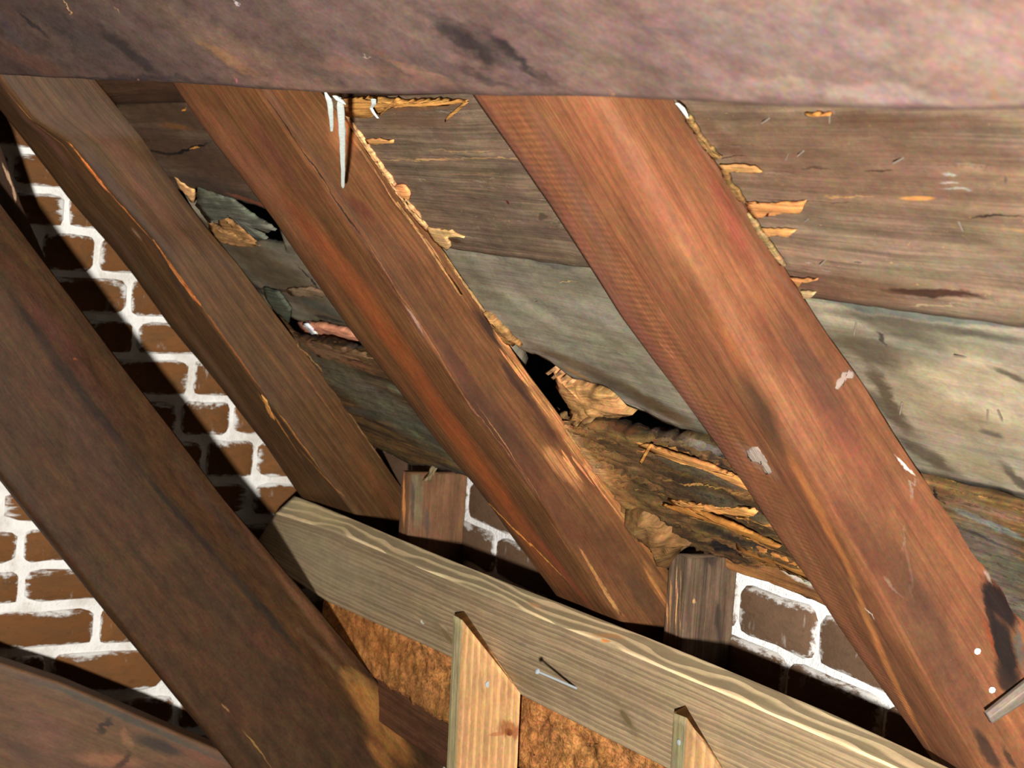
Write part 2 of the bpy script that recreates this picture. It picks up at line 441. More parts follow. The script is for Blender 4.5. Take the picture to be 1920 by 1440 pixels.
LIME = (.80, .79, .75, 1)
m_mort_g = mat_mortar('lime_mortar_gable', (.86, .84, .79, 1), (.42, .33, .24, 1), .45)
m_mort_e = mat_mortar('lime_mortar_eave', (.88, .87, .85, 1), (.5, .45, .38, 1), .35)
m_brick_g = mat_brick('brown_brick', (.20, .078, .022, 1), (.13, .062, .022, 1), LIME, .8, 0)
m_brick_e = mat_brick('pinkish_brick', (.16, .088, .05, 1), (.12, .072, .04, 1), LIME, .6, 0)
bg = [brick_mesh('worn_brick', i, m_brick_g) for i in range(7)]
be = [brick_mesh('smooth_brick', 20+i, m_brick_e) for i in range(6)]

def gz(x, y): return hit(x, y, Y, YG)[2]
def gx(x, y): return hit(x, y, Y, YG)[0]
beds_px = [(45, 283), (90, 357), (150, 434), (200, 516), (260, 596), (300, 668), (370, 747), (430, 820), (500, 899), (40, 985), (40, 1062), (60, 1137), (60, 1222), (250, 1300), (300, 1378)]
bed = [gz(*p) for p in beds_px]
while bed[0] < .9: bed.insert(0, bed[0]+.088)
ntop = len(bed)-len(beds_px)
for _ in range(4): bed.append(bed[-1]-.088)
joints_px = {1: [(125, 395)], 2: [(182, 475)], 3: [(241, 557)], 4: [(253, 632)], 5: [(358, 705)], 6: [(434, 783)], 7: [(383, 858)], 8: [(470, 935), (4, 940)], 9: [(38, 1025)], 10: [(40, 1100)], 11: [(181, 1180)], 12: [(90, 1260), (308, 1260)], 13: [(330, 1340)]}
wl = wall_slab('wall_left', [(-.75, YG+.001, -1.5), (2.3, YG+.001, -1.5), (2.3, YG+.001, (OR-NR[0]*2.3)/NR[2]), (-.05, YG+.001, (OR+NR[0]*.05)/NR[2]), (-.75, YG+.001, 1.15)], Y, .22, m_mort_g)
tag(wl, 'gable wall of brown brick with white lime joints behind the dark timbers at left', kind='structure')
rnd = random.Random(4); gap = .012
for k in range(len(bed)-1):
    zt, zb = bed[k], bed[k+1]; q = k-ntop
    js = [gx(*p) for p in joints_px.get(q, [(60+rnd.uniform(-60, 60), 700)])]
    js.sort()
    # extend with headers and stretchers both ways
    L = js[:1]; long_ = (k % 2 == 0)
    x = js[0]
    left = []
    while x > -.75: x -= .235 if long_ else .118; long_ = not long_; left.append(x)
    right = list(js[1:]); x = js[-1]; long_ = (k % 2 == 1)
    while x < 1.75: x += .235 if long_ else .118; long_ = not long_; right.append(x)
    allj = sorted(left+[js[0]]+right)
    for a, b in zip(allj, allj[1:]):
        xm = (a+b)/2
        if zb+.02 > (OR-.03-NR[0]*xm)/NR[2] or a < -.74: continue
        g_ = gap*(1.25 if q >= 8 else .9)
        lay(wl, bg, np.array([0, YG, 0.]), X, Y, a+g_/2, b-g_/2, zb+g_*.65, zt-g_*.65, rnd)

def ez(x, y): return hit(x, y, X, XE)[2]
def ey(x, y): return hit(x, y, X, XE)[1]
eb = [ez(1385, 1082), ez(1385, 1188)]
hC = eb[0]-eb[1]
wr_top = ez(1385, 1062)
wr = wall_slab('wall_right', [(XE+.001, .75, -1.5), (XE+.001, YG, -1.5), (XE+.001, YG, wr_top), (XE+.001, .75, wr_top)], X, .22, m_mort_e)
tag(wr, 'low eave wall of pinkish brown brick and thick white mortar under the rotten boards', kind='structure')
zc = [eb[0]-hC*i for i in range(10)]
j0 = {0: [(1533, 1215), (1388, 1130)], 1: [(1478, 1245), (1660, 1330)], 2: [(1560, 1330)], 3: [(1480, 1400)]}
for k in range(9):
    zt, zb = zc[k], zc[k+1]
    js = sorted(ey(*p) for p in j0.get(k, [(1400+rnd.uniform(-80, 80), 1300)]))
    allj = list(js); x = js[0]; lg = k % 2 == 0
    while x > .8: x -= .19 if lg else .26; lg = not lg; allj.append(x)
    x = js[-1]; lg = k % 2 == 1
    while x < YG: x += .19 if lg else .26; lg = not lg; allj.append(x)
    allj.sort()
    for a, b in zip(allj, allj[1:]):
        if b > YG+.02 or b-a < .04: continue
        lay(wr, be, np.array([XE, 0, 0.]), Y, X, a+.004, b-.004, zb+.004, zt-.005, rnd)

# ------------------------------------------------------------------ roof boards
ceil = bpy.data.objects.new('ceiling', None); sc.collection.objects.link(ceil)
tag(ceil, 'sloping roof underside of wide weathered boards, rotten towards the eave', kind='structure')
def ys(x, y):
    p = roof(x, y); return (p @ Y, p @ RD)
s0, s1, s2, s3 = ys(760, 182)[1], ys(970, 486)[1], ys(1840, 922)[1], ys(1300, 1042)[1]
def edge(base, parts, y0=.55, y1=YG-.005, jag=.0015, seed=0, step=.012):
    """a board edge: straight at s=base, following measured (pixel) points where the edge is broken"""
    pts = []
    for part in parts: pts += [ys(*p) for p in part]
    pts.sort()
    spans = [(min(ys(*p)[0] for p in part), max(ys(*p)[0] for p in part)) for part in parts]
    out = []
    y = y0
    allp = list(pts)
    while y <= y1+1e-6:
        if not any(a-.01 < y < b+.01 for a, b in spans): allp.append((y, base))
        y += .05
    allp.sort()
    A = np.array(allp); yy = np.arange(y0, y1+step, step)
    ss = np.interp(yy, A[:, 0], A[:, 1])
    return [(a, b+jag*noise.noise(Vector((a*30, seed, 0)))*1.5+jag*noise.noise(Vector((a*110, seed, 4)))) for a, b in zip(yy, ss)]

g_ = .0015
eA_lo = edge(s1-g_, [[(280, 325), (345, 362), (372, 352), (440, 376), (480, 386), (530, 405)]], seed=1)
eB_up = edge(s1+g_, [[(290, 345), (350, 385), (385, 418), (430, 455), (480, 458), (535, 470)]], seed=2)
eB_lo = edge(s2-.001, [[(520, 585), (560, 607), (600, 604), (655, 618), (700, 634)],
                    [(950, 640), (975, 660), (1010, 672), (1040, 690), (1062, 712), (1110, 722), (1150, 738), (1175, 768), (1215, 778), (1245, 796), (1278, 809), (1330, 818)]], seed=3, jag=.003)
eC_up = edge(s2+.001, [[(540, 632), (570, 640), (610, 642), (650, 655), (710, 670)],
                    [(925, 668), (958, 706), (988, 742), (1020, 772), (1050, 792), (1080, 797), (1110, 792), (1150, 800), (1190, 812), (1235, 819), (1270, 818), (1290, 812), (1335, 820)]], seed=4, jag=.003)
eC_lo = edge(s3, [[(680, 830), (715, 842), (745, 858), (770, 869), (800, 872), (840, 880), (880, 893), (930, 906)], [(1180, 990), (1240, 1018), (1310, 1030), (1360, 1042), (1390, 1055), (1440, 1052), (1500, 1078), (1560, 1110)]], seed=5, jag=.003)
y0, y1 = .55, YG-.005
def rot(y, s, p):
    # deep rotten channels along the grain, only in the decayed stretch between the two nearer rafters
    q = proj(p); w = max(0., min(1., (q[0]-1020)/70))*max(0., min(1., (1620-q[0])/60))
    r = 1-abs(noise.noise(Vector((y*5+3, s*55+y*9, 2.))))*2.6
    r2 = fbm((y*11, s*95, 4), 3)
    return w*(.010*max(r, -.6)+.004*r2-.004)
bT = board('roof_board', edge(s0-.25, [], seed=8), edge(s0-.002, [], seed=9), y0, y1, 60, 6, parent=ceil, seed=11)
bA = board('roof_board', edge(s0, [], seed=6), eA_lo, y0, y1, 260, 26, parent=ceil, seed=1, relief=.0025)
bB = board('roof_board', eB_up, eB_lo, y0, y1, 320, 20, parent=ceil, seed=2, off=-.003, relief=.0025)
bC = board('roof_board', eC_up, eC_lo, y0, y1, 420, 40, parent=ceil, seed=3, off=.002, relief=.003, disp=rot)

YEL = (235, 175, 95); DK = (28, 18, 12)
wood(bT, 'dark_board', (760, 170), (90, 60, 40), gstr=.8)
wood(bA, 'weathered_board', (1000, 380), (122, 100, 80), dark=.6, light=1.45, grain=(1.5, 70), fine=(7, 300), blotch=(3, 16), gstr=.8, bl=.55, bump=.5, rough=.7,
     flecks=[((212, 168, 112), 55, 170, .63, .8), ((165, 145, 125), 7, 55, .60, .45)],
     strokes=[(1380, 300, 1900, 330, 260, (150, 108, 82), .75, 1.2), (1450, 500, 1750, 545, 90, (118, 72, 45), .6, 1.), (1850, 440, 1920, 460, 60, (175, 155, 120), .55, 1.), (1650, 470, 1900, 500, 60, (165, 145, 112), .55, 1.),
              (1660, 545, 1850, 556, 18, (75, 38, 22), .9, .6), (1300, 215, 1400, 300, 60, (120, 78, 52), .5, 1), (1500, 225, 1900, 235, 40, (115, 75, 50), .6, 1.),
              (220, 190, 420, 230, 90, (62, 44, 30), .95, .9), (260, 260, 470, 330, 130, (58, 40, 28), .95, .9), (300, 330, 520, 390, 60, (48, 36, 28), .9, .8), (200, 175, 330, 175, 14, (20, 16, 12), .9, .6), (315, 292, 392, 268, 7, (8, 6, 4), 1., .5), (270, 282, 330, 290, 8, (20, 14, 10), .9, .6),  # near-black stroke: depth shade of an unmodelled crack, put into the colour
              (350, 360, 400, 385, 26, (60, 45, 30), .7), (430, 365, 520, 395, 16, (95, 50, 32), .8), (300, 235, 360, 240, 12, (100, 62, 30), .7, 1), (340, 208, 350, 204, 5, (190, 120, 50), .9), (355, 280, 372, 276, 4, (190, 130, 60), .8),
              (650, 200, 860, 196, 24, (120, 80, 48), .9, .7), (700, 225, 850, 225, 40, (95, 68, 50), .6, 1.), (725, 300, 960, 298, 5, (205, 160, 105), .85, .8, .7), (800, 282, 930, 281, 4, (190, 150, 100), .8, .8, .7), (1040, 296, 870, 297, 4, (205, 165, 115), .7, .8, .7),
              (820, 330, 940, 324, 4, (165, 120, 90), .6, .8, .7), (952, 379, 952, 380, 9, (95, 25, 20), 1., .4), (1010, 405, 1020, 402, 14, (80, 62, 50), .8), (830, 445, 870, 455, 9, (70, 45, 28), .9),
              (1690, 372, 1750, 371, 10, (238, 165, 95), 1., .4), (1540, 368, 1640, 368, 3, (225, 170, 110), .8, .6), (1400, 372, 1640, 380, 3, (70, 45, 30), .6, .6), (1345, 297, 1400, 293, 3, (40, 22, 12), .9, .5), (1820, 408, 1920, 403, 4, (40, 25, 18), .9, .5), (1765, 325, 1790, 328, 6, (225, 215, 200), .8, .7), (1770, 343, 1790, 345, 6, (225, 215, 200), .8, .7), (1775, 356, 1815, 359, 5, (225, 215, 200), .8, .7), (1500, 315, 1560, 318, 5, (70, 45, 32), .6), (1620, 316, 1660, 319, 5, (60, 38, 28), .7), (1700, 570, 1810, 572, 4, (230, 200, 150), .7, .7), (1880, 430, 1920, 434, 9, (215, 165, 100), .6, .8)])
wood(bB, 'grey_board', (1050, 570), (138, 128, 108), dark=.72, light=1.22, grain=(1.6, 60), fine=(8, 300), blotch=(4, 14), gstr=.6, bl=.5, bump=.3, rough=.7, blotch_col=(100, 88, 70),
     strokes=[(1000, 490, 1090, 500, 22, (88, 84, 76), .8, .6), (870, 468, 1000, 482, 16, (95, 90, 78), .7, .6), (1530, 565, 1920, 615, 26, (112, 116, 108), .9, .5), (1560, 585, 1920, 640, 30, (88, 82, 68), .85, .8),
              (1560, 640, 1740, 690, 90, (98, 84, 64), .9, .8), (1640, 610, 1800, 650, 60, (105, 96, 76), .8, .8), (1700, 760, 1900, 800, 190, (176, 154, 122), .8, .8), (1640, 700, 1680, 780, 50, (92, 76, 56), .9, .8), (1820, 680, 1930, 760, 120, (216, 194, 160), .95, 1.), (1730, 700, 1910, 790, 90, (212, 190, 156), .97, .9), (1740, 690, 1880, 700, 40, (192, 175, 142), .9, .9), (1760, 640, 1900, 665, 40, (165, 152, 125), .8, .9),
              (1780, 820, 1920, 850, 70, (178, 158, 126), .85, 1.), (1640, 750, 1700, 800, 60, (88, 74, 56), .8, .8), (1700, 830, 1780, 880, 60, (80, 68, 52), .85, .8), (1870, 695, 1920, 715, 26, (98, 85, 68), .85, .7), (1845, 810, 1870, 812, 16, (95, 88, 75), .8, .8), (1780, 905, 1920, 930, 32, (58, 56, 52), .9, .7), (1890, 880, 1930, 920, 40, (75, 66, 52), .8, .8),
              (1648, 625, 1665, 645, 16, (70, 62, 55), .9, .7), (1040, 560, 1180, 600, 60, (165, 156, 135), .6, 1.), (960, 560, 1040, 600, 60, (158, 150, 128), .6, 1.), (1000, 650, 1170, 720, 40, (92, 68, 44), .75, .8), (1100, 700, 1300, 790, 46, (70, 58, 44), .85, .8), (1180, 730, 1300, 800, 40, (84, 62, 38), .8, .8), (1060, 690, 1110, 715, 20, (150, 110, 65), .7, .7), (1150, 640, 1230, 700, 30, (120, 108, 88), .6, 1),
              (930, 600, 960, 640, 30, (190, 150, 95), .8, .6), (1070, 708, 1140, 728, 5, (225, 210, 190), .7, .8, .8), (1160, 760, 1230, 780, 4, (235, 215, 185), .85, .7), (1045, 530, 1080, 528, 3, (190, 160, 110), .8), (1006, 565, 1006, 566, 6, (95, 50, 40), .9),
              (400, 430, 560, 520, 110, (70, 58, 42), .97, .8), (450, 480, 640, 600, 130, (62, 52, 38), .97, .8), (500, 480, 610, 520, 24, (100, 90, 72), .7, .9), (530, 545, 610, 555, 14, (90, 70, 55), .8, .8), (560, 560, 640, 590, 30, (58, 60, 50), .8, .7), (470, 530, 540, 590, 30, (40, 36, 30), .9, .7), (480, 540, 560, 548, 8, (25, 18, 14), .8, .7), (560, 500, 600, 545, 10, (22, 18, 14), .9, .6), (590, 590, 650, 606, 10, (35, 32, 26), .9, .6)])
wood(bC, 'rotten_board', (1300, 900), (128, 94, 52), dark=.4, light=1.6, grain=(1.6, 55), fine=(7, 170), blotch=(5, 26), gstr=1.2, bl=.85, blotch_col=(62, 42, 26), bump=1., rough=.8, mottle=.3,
     flecks=[((206, 148, 78), 14, 150, .57, .85)],
     strokes=[(1080, 810, 1220, 990, 110, (165, 118, 66), .9, .9), (1060, 800, 1130, 900, 60, (176, 134, 88), .85, .8), (1180, 960, 1260, 1030, 60, (150, 112, 66), .9, .8), (1230, 820, 1330, 830, 26, (110, 88, 62), .8, .8), (1235, 862, 1400, 915, 44, (92, 80, 58), .9, .6), (1300, 920, 1440, 975, 34, (84, 72, 52), .9, .6),
              (1290, 830, 1400, 860, 30, (120, 116, 102), .8, .6), (1330, 850, 1390, 900, 26, (60, 48, 36), .9, .6), (1310, 985, 1470, 1040, 26, (38, 27, 18), .95, .6), (1330, 1020, 1390, 1040, 14, (15, 10, 7), .95, .6), (1190, 830, 1260, 850, 12, (190, 130, 70), .8, .6), (1250, 845, 1340, 880, 9, (205, 140, 75), .9, .6), (1340, 880, 1420, 920, 8, (215, 150, 85), .9, .6), (1240, 900, 1400, 925, 5, (215, 155, 85), .9, .6), (1260, 950, 1450, 985, 9, (205, 140, 70), .95, .6), (1330, 960, 1460, 1035, 8, (205, 138, 66), .95, .6),
              (1200, 850, 1215, 835, 4, (205, 140, 70), .9), (1140, 800, 1180, 810, 20, (88, 52, 30), .8), (1200, 810, 1290, 822, 12, (60, 46, 34), .8), (1380, 1050, 1500, 1090, 18, (170, 115, 60), .9, .7), (1450, 1075, 1520, 1095, 12, (225, 215, 195), .8, .8),
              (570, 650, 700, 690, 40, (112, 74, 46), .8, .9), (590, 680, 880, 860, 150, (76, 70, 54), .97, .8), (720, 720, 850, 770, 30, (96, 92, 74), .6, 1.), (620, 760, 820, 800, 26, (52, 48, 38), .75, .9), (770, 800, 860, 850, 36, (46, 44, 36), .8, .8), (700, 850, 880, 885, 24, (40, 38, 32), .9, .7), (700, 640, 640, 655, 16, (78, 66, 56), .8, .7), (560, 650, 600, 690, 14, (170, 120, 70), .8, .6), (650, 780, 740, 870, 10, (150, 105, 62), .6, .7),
              (1850, 1020, 1930, 1170, 190, (112, 102, 84), .95, .7), (1750, 915, 1772, 945, 9, (8, 6, 4), 1., .5), (1780, 940, 1920, 975, 26, (150, 110, 88), .85, .6), (1790, 955, 1920, 1010, 26, (134, 136, 126), .9, .5), (1820, 1010, 1930, 1080, 70, (98, 90, 72), .9, .8), (1860, 1100, 1930, 1180, 70, (110, 98, 82), .9, .8), (1800, 990, 1920, 1040, 10, (62, 58, 50), .8, .7)])  # black stroke by the seam paints the dark of an open gap
for b_, t_ in ((bT, 'dark roof board mostly hidden above the nearest beam'), (bA, 'widest brown roof board with tan flecks and torn patches'), (bB, 'smooth grey roof board with a pale washed area'), (bC, 'lowest roof board, split and crumbling with rot')): b_.o['label'] = t_

# torn chips, flaps and fresh splinters on the boards
m_tan = lambda g, at, c, nm='torn_wood', **k: wood(g, nm, at, c, **{**dict(dark=.6, light=1.4, grain=(3, 120), fine=(16, 400), gstr=.9, bl=.4, bump=.7, rough=.85, spec=.1), **k})
def chip(b, outline, col, off=.004, thick=.004, jag=2., step=6, seed=1, dome=.0, name='splinter', lab=None, tilt=None, **k):
    g = plate(name, outline, NR, OR-off, thick, b.o, jag, step, seed, dome=dome, tilt=tilt)
    c = np.mean(outline, 0); m_tan(g, (c[0], c[1]), col, 'torn_'+name, **k)
    if lab: g.o['label'] = lab
    return g
chip(bA, [(1395, 379), (1440, 382), (1512, 377), (1505, 388), (1498, 402), (1470, 400), (1440, 406), (1415, 412), (1402, 396)], (238, 165, 98), .0045, .002, seed=3, lab='largest fresh orange torn patch beside the big rafter')
chip(bA, [(1348, 311), (1385, 309), (1412, 312), (1428, 325), (1405, 325), (1375, 322), (1356, 325)], (238, 175, 110), .0045, .002, seed=4)
chip(bA, [(1424, 428), (1450, 430), (1470, 429), (1492, 432), (1478, 446), (1452, 443), (1433, 445)], (238, 172, 105), .0045, .002, seed=5)
chip(bA, [(1275, 203), (1284, 206), (1300, 232), (1318, 262), (1338, 285), (1352, 298), (1340, 300), (1318, 278), (1298, 244), (1282, 222)], (220, 170, 105), .006, .003, seed=6)
chip(bA, [(1350, 318), (1362, 324), (1372, 345), (1386, 362), (1396, 380), (1386, 378), (1370, 356), (1356, 336)], (205, 150, 90), .006, .003, seed=7)
chip(bA, [(1400, 400), (1414, 412), (1424, 430), (1436, 446), (1452, 470), (1472, 500), (1462, 498), (1440, 466), (1418, 434), (1404, 414)], (225, 185, 125), .006, .003, seed=8)
chip(bA, [(1480, 521), (1500, 524), (1532, 523), (1532, 527), (1502, 531), (1496, 541), (1488, 530)], (230, 165, 100), .0045, .002, seed=9)
chip(bB, [(1500, 546), (1528, 550), (1518, 562), (1505, 560)], (215, 180, 130), .004, .003, seed=10)
chip(bA, [(1508, 212), (1555, 214), (1556, 220), (1510, 217)], (225, 150, 80), .005, .003, seed=11)
chip(bA, [(640, 187), (700, 184), (760, 190), (820, 187), (874, 192), (840, 197), (760, 200), (700, 204), (690, 222), (650, 220), (634, 205)], (168, 118, 62), .006, .005, seed=12, lab='broken board edge below the nearest beam, cracked into strips', gstr=1.3)
chip(bA, [(868, 193), (876, 194), (862, 206), (834, 230), (834, 224), (852, 206)], (190, 135, 70), .008, .003, jag=1, seed=13)
chip(bA, [(742, 185), (748, 188), (714, 216), (708, 218)], (180, 125, 65), .010, .003, jag=.5, seed=14)
chip(bA, [(645, 212), (655, 222), (672, 248), (690, 272), (712, 306), (735, 340), (760, 375), (790, 412), (812, 440), (800, 436), (770, 400), (740, 358), (705, 310), (676, 266), (655, 236)], (200, 152, 105), .004, .004, seed=15, lab='ragged pale fringe along the red rafter')
chip(bA, [(684, 262), (705, 260), (735, 264), (738, 268), (705, 272), (688, 270)], (175, 125, 75), .0045, .002, seed=16)
chip(bA, [(740, 348), (752, 346), (768, 360), (766, 374), (752, 372), (742, 360)], (190, 130, 80), .0045, .003, seed=17)
chip(bA, [(797, 425), (815, 430), (845, 434), (870, 446), (848, 442), (838, 448), (845, 462), (838, 470), (822, 462), (806, 444)], (205, 165, 110), .0045, .003, seed=18)
chip(bB, [(905, 585), (925, 600), (950, 625), (975, 650), (960, 652), (935, 632), (915, 606)], (200, 150, 90), .004, .006, seed=19, jag=4)
chip(bB, [(1035, 692), (1060, 712), (1110, 728), (1150, 742), (1172, 768), (1186, 778), (1160, 784), (1120, 782), (1092, 796), (1074, 792), (1062, 758), (1047, 738)], (176, 130, 80), -.012, .012, jag=3, seed=20, name='broken_chunk', lab='pale crumbled chunk wedged in the split between two boards', gstr=1.4, grain=(30, 40), dome=.003)
for i, (x, y) in enumerate([(1022, 700), (1032, 708), (1042, 716), (1050, 726)]):
    chip(bB, [(x, y), (x+20, y-14), (x+26, y-9), (x+6, y+4)], (165, 128, 86), -.010, .006, jag=1, step=5, seed=30+i)
chip(bC, [(1040, 778), (1062, 792), (1100, 790), (1130, 802), (1100, 815), (1075, 812), (1055, 795)], (170, 130, 84), .0, .012, jag=4, seed=21, name='broken_chunk')
chip(bC, [(1196, 838), (1210, 834), (1260, 850), (1330, 872), (1385, 898), (1425, 925), (1420, 928), (1375, 904), (1320, 880), (1250, 860)], (205, 142, 80), .012, .004, seed=22, jag=1.5)
chip(bC, [(1250, 938), (1330, 950), (1412, 955), (1418, 962), (1400, 972), (1330, 960), (1262, 948)], (212, 150, 84), .012, .004, seed=23, jag=2)
chip(bC, [(1240, 948), (1300, 955), (1370, 982), (1430, 1010), (1462, 1026), (1455, 1028), (1410, 1010), (1350, 985), (1290, 964)], (205, 138, 66), .014, .004, seed=24, jag=1.5)
chip(bC, [(1198, 868), (1203, 870), (1222, 836), (1217, 834)], (200, 140, 72), .016, .003, seed=25, jag=.4)
chip(bC, [(1378, 1010), (1430, 1030), (1500, 1060), (1535, 1084), (1540, 1098), (1480, 1075), (1420, 1052), (1385, 1045)], (165, 110, 55), .004, .006, seed=26, jag=3, name='broken_chunk')
# torn hole between the dark rafter and the red rafter
chip(bA, [(370, 352), (395, 360), (436, 376), (478, 408), (516, 432), (496, 436), (484, 430), (500, 448), (484, 452), (455, 428), (425, 402), (404, 396), (392, 420), (380, 405), (366, 385)], (80, 80, 68), .002, .005, seed=40, jag=2, name='wood_flap', lab='curled grey flap of wood over the torn hole')
chip(bB, [(404, 402), (412, 398), (436, 420), (458, 432), (480, 452), (462, 452), (432, 440), (412, 424)], (176, 128, 80), -.006, .006, seed=41, jag=3, name='broken_chunk')
chip(bB, [(388, 416), (410, 428), (440, 444), (475, 456), (488, 462), (450, 464), (420, 458), (398, 440)], (128, 94, 58), -.002, .006, seed=42, jag=3, name='broken_chunk')
chip(bA, [(326, 332), (345, 345), (365, 362), (362, 382), (350, 368), (332, 345)], (176, 130, 84), .003, .005, seed=43, jag=2)
chip(bB, [(492, 540), (520, 548), (545, 580), (541, 606), (520, 590), (500, 566)], (50, 52, 42), .006, .005, seed=44, jag=1.5, name='wood_flap')
chip(bB, [(536, 542), (580, 540), (640, 556), (650, 560), (590, 556), (545, 556)], (112, 92, 70), .004, .005, seed=45, jag=2)
chip(bB, [(558, 606), (600, 608), (660, 624), (690, 640), (655, 642), (600, 634), (562, 622)], (150, 100, 76), -.035, .01, seed=46, jag=2, name='slate_edge', lab='pinkish edge of a roof tile seen through the gap')
chip(bB, [(566, 607), (576, 608), (598, 633), (590, 634)], (225, 210, 190), -.028, .004, seed=47, jag=1.)
chip(bC, [(560, 645), (600, 642), (650, 656), (705, 672), (690, 682), (640, 676), (600, 672)], (90, 66, 46), .002, .006, seed=48, jag=3)
chip(bC, [(1172, 958), (1205, 962), (1240, 990), (1272, 1012), (1292, 1024), (1262, 1034), (1252, 1066), (1240, 1062), (1222, 1034), (1196, 998)], (160, 118, 72), .012, .03, seed=49, jag=3, name='broken_chunk', dome=.004, grain=(40, 60))
# nail points coming through the boards
m_nail = plain('rusty_nail', (.10, .075, .055), .6, .4, 300)
def nail(b, x, y, L=.009, r=.001, d=(0, 0), mat=None, plane=None, head=False, name='nail', lab=None):
    n, o = plane or (NR, OR-.002)
    p = hit(x, y, n, o); a = -n+W @ np.array([d[0], d[1], 0.]); a = a/np.linalg.norm(a)
    e1 = np.cross(a, [.3, .5, .8]); e1 /= np.linalg.norm(e1); e2 = np.cross(a, e1)
    prof = [(-.004, r), (L*.7, r*.9), (L, r*.35)] if not head else [(-.004, r), (L-.0015, r), (L-.0014, r*2.3), (L, r*2.3), (L+.0004, r*1.2)]
    V = []; K = 7
    for h, q in prof:
        for i in range(K): V.append(p+a*h+q*(e1*math.cos(i*2*math.pi/K)+e2*math.sin(i*2*math.pi/K)))
    fs = [(j*K+i, j*K+(i+1) % K, (j+1)*K+(i+1) % K, (j+1)*K+i) for j in range(len(prof)-1) for i in range(K)]+[tuple(range((len(prof)-1)*K, len(prof)*K)), tuple(range(K))]
    me = bpy.data.meshes.new(name); me.from_pydata([tuple(v) for v in V], [], fs); me.materials.append(mat or m_nail); o_ = link(name, me, b); fix(o_)
    if lab: o_['label'] = lab
    return o_
for x, y, dx, dy in [(1442, 222, -.8, .4), (1508, 282, -.8, .6), (1478, 288, .5, -.2), (1690, 298, -1, .3), (1514, 412, .9, -.8), (1556, 214, .6, .3), (1606, 491, .8, -.6), (1798, 417, 1, .2), (1886, 335, .6, -.4), (1548, 488, -.5, .4)]:
    nail(bA.o, x, y, d=(dx, dy))
for x, y, dx, dy in [(1796, 668, 1, -.6), (1852, 776, .6, .4), (1874, 776, .8, -.2), (1690, 762, .4, .6), (1604, 613, .5, .2)]:
    nail(bB.o, x, y, d=(dx, dy))

# ------------------------------------------------------------------ rafters
def lerpline(pts, y):
    pts = sorted(pts, key=lambda p: p[1]); yy = [p[1] for p in pts]; xx = [p[0] for p in pts]
    return float(np.interp(y, yy, xx))
def rafter(name, L, A, B, y0, w, n=110, bev=None, seed=0, crack=None, amp=.002, k=8):
    """side face stands in the plane y = y0, soffit is w wide, the back lies on the roof boards"""
    Ap = [hit(*p, Y, y0) for p in A]; Bp = [hit(*p, NR, OR-.0015) for p in B]; Lp = [hit(*p, Y, y0+w) for p in L]
    Lb = [p+NR*(OR-.0015-NR @ p) for p in Lp]
    return prism(name, RD, [Lp, Ap, Bp, Lb], n, bev or [.012, .008, .002, .004], k, amp, seed=seed, crack=crack)

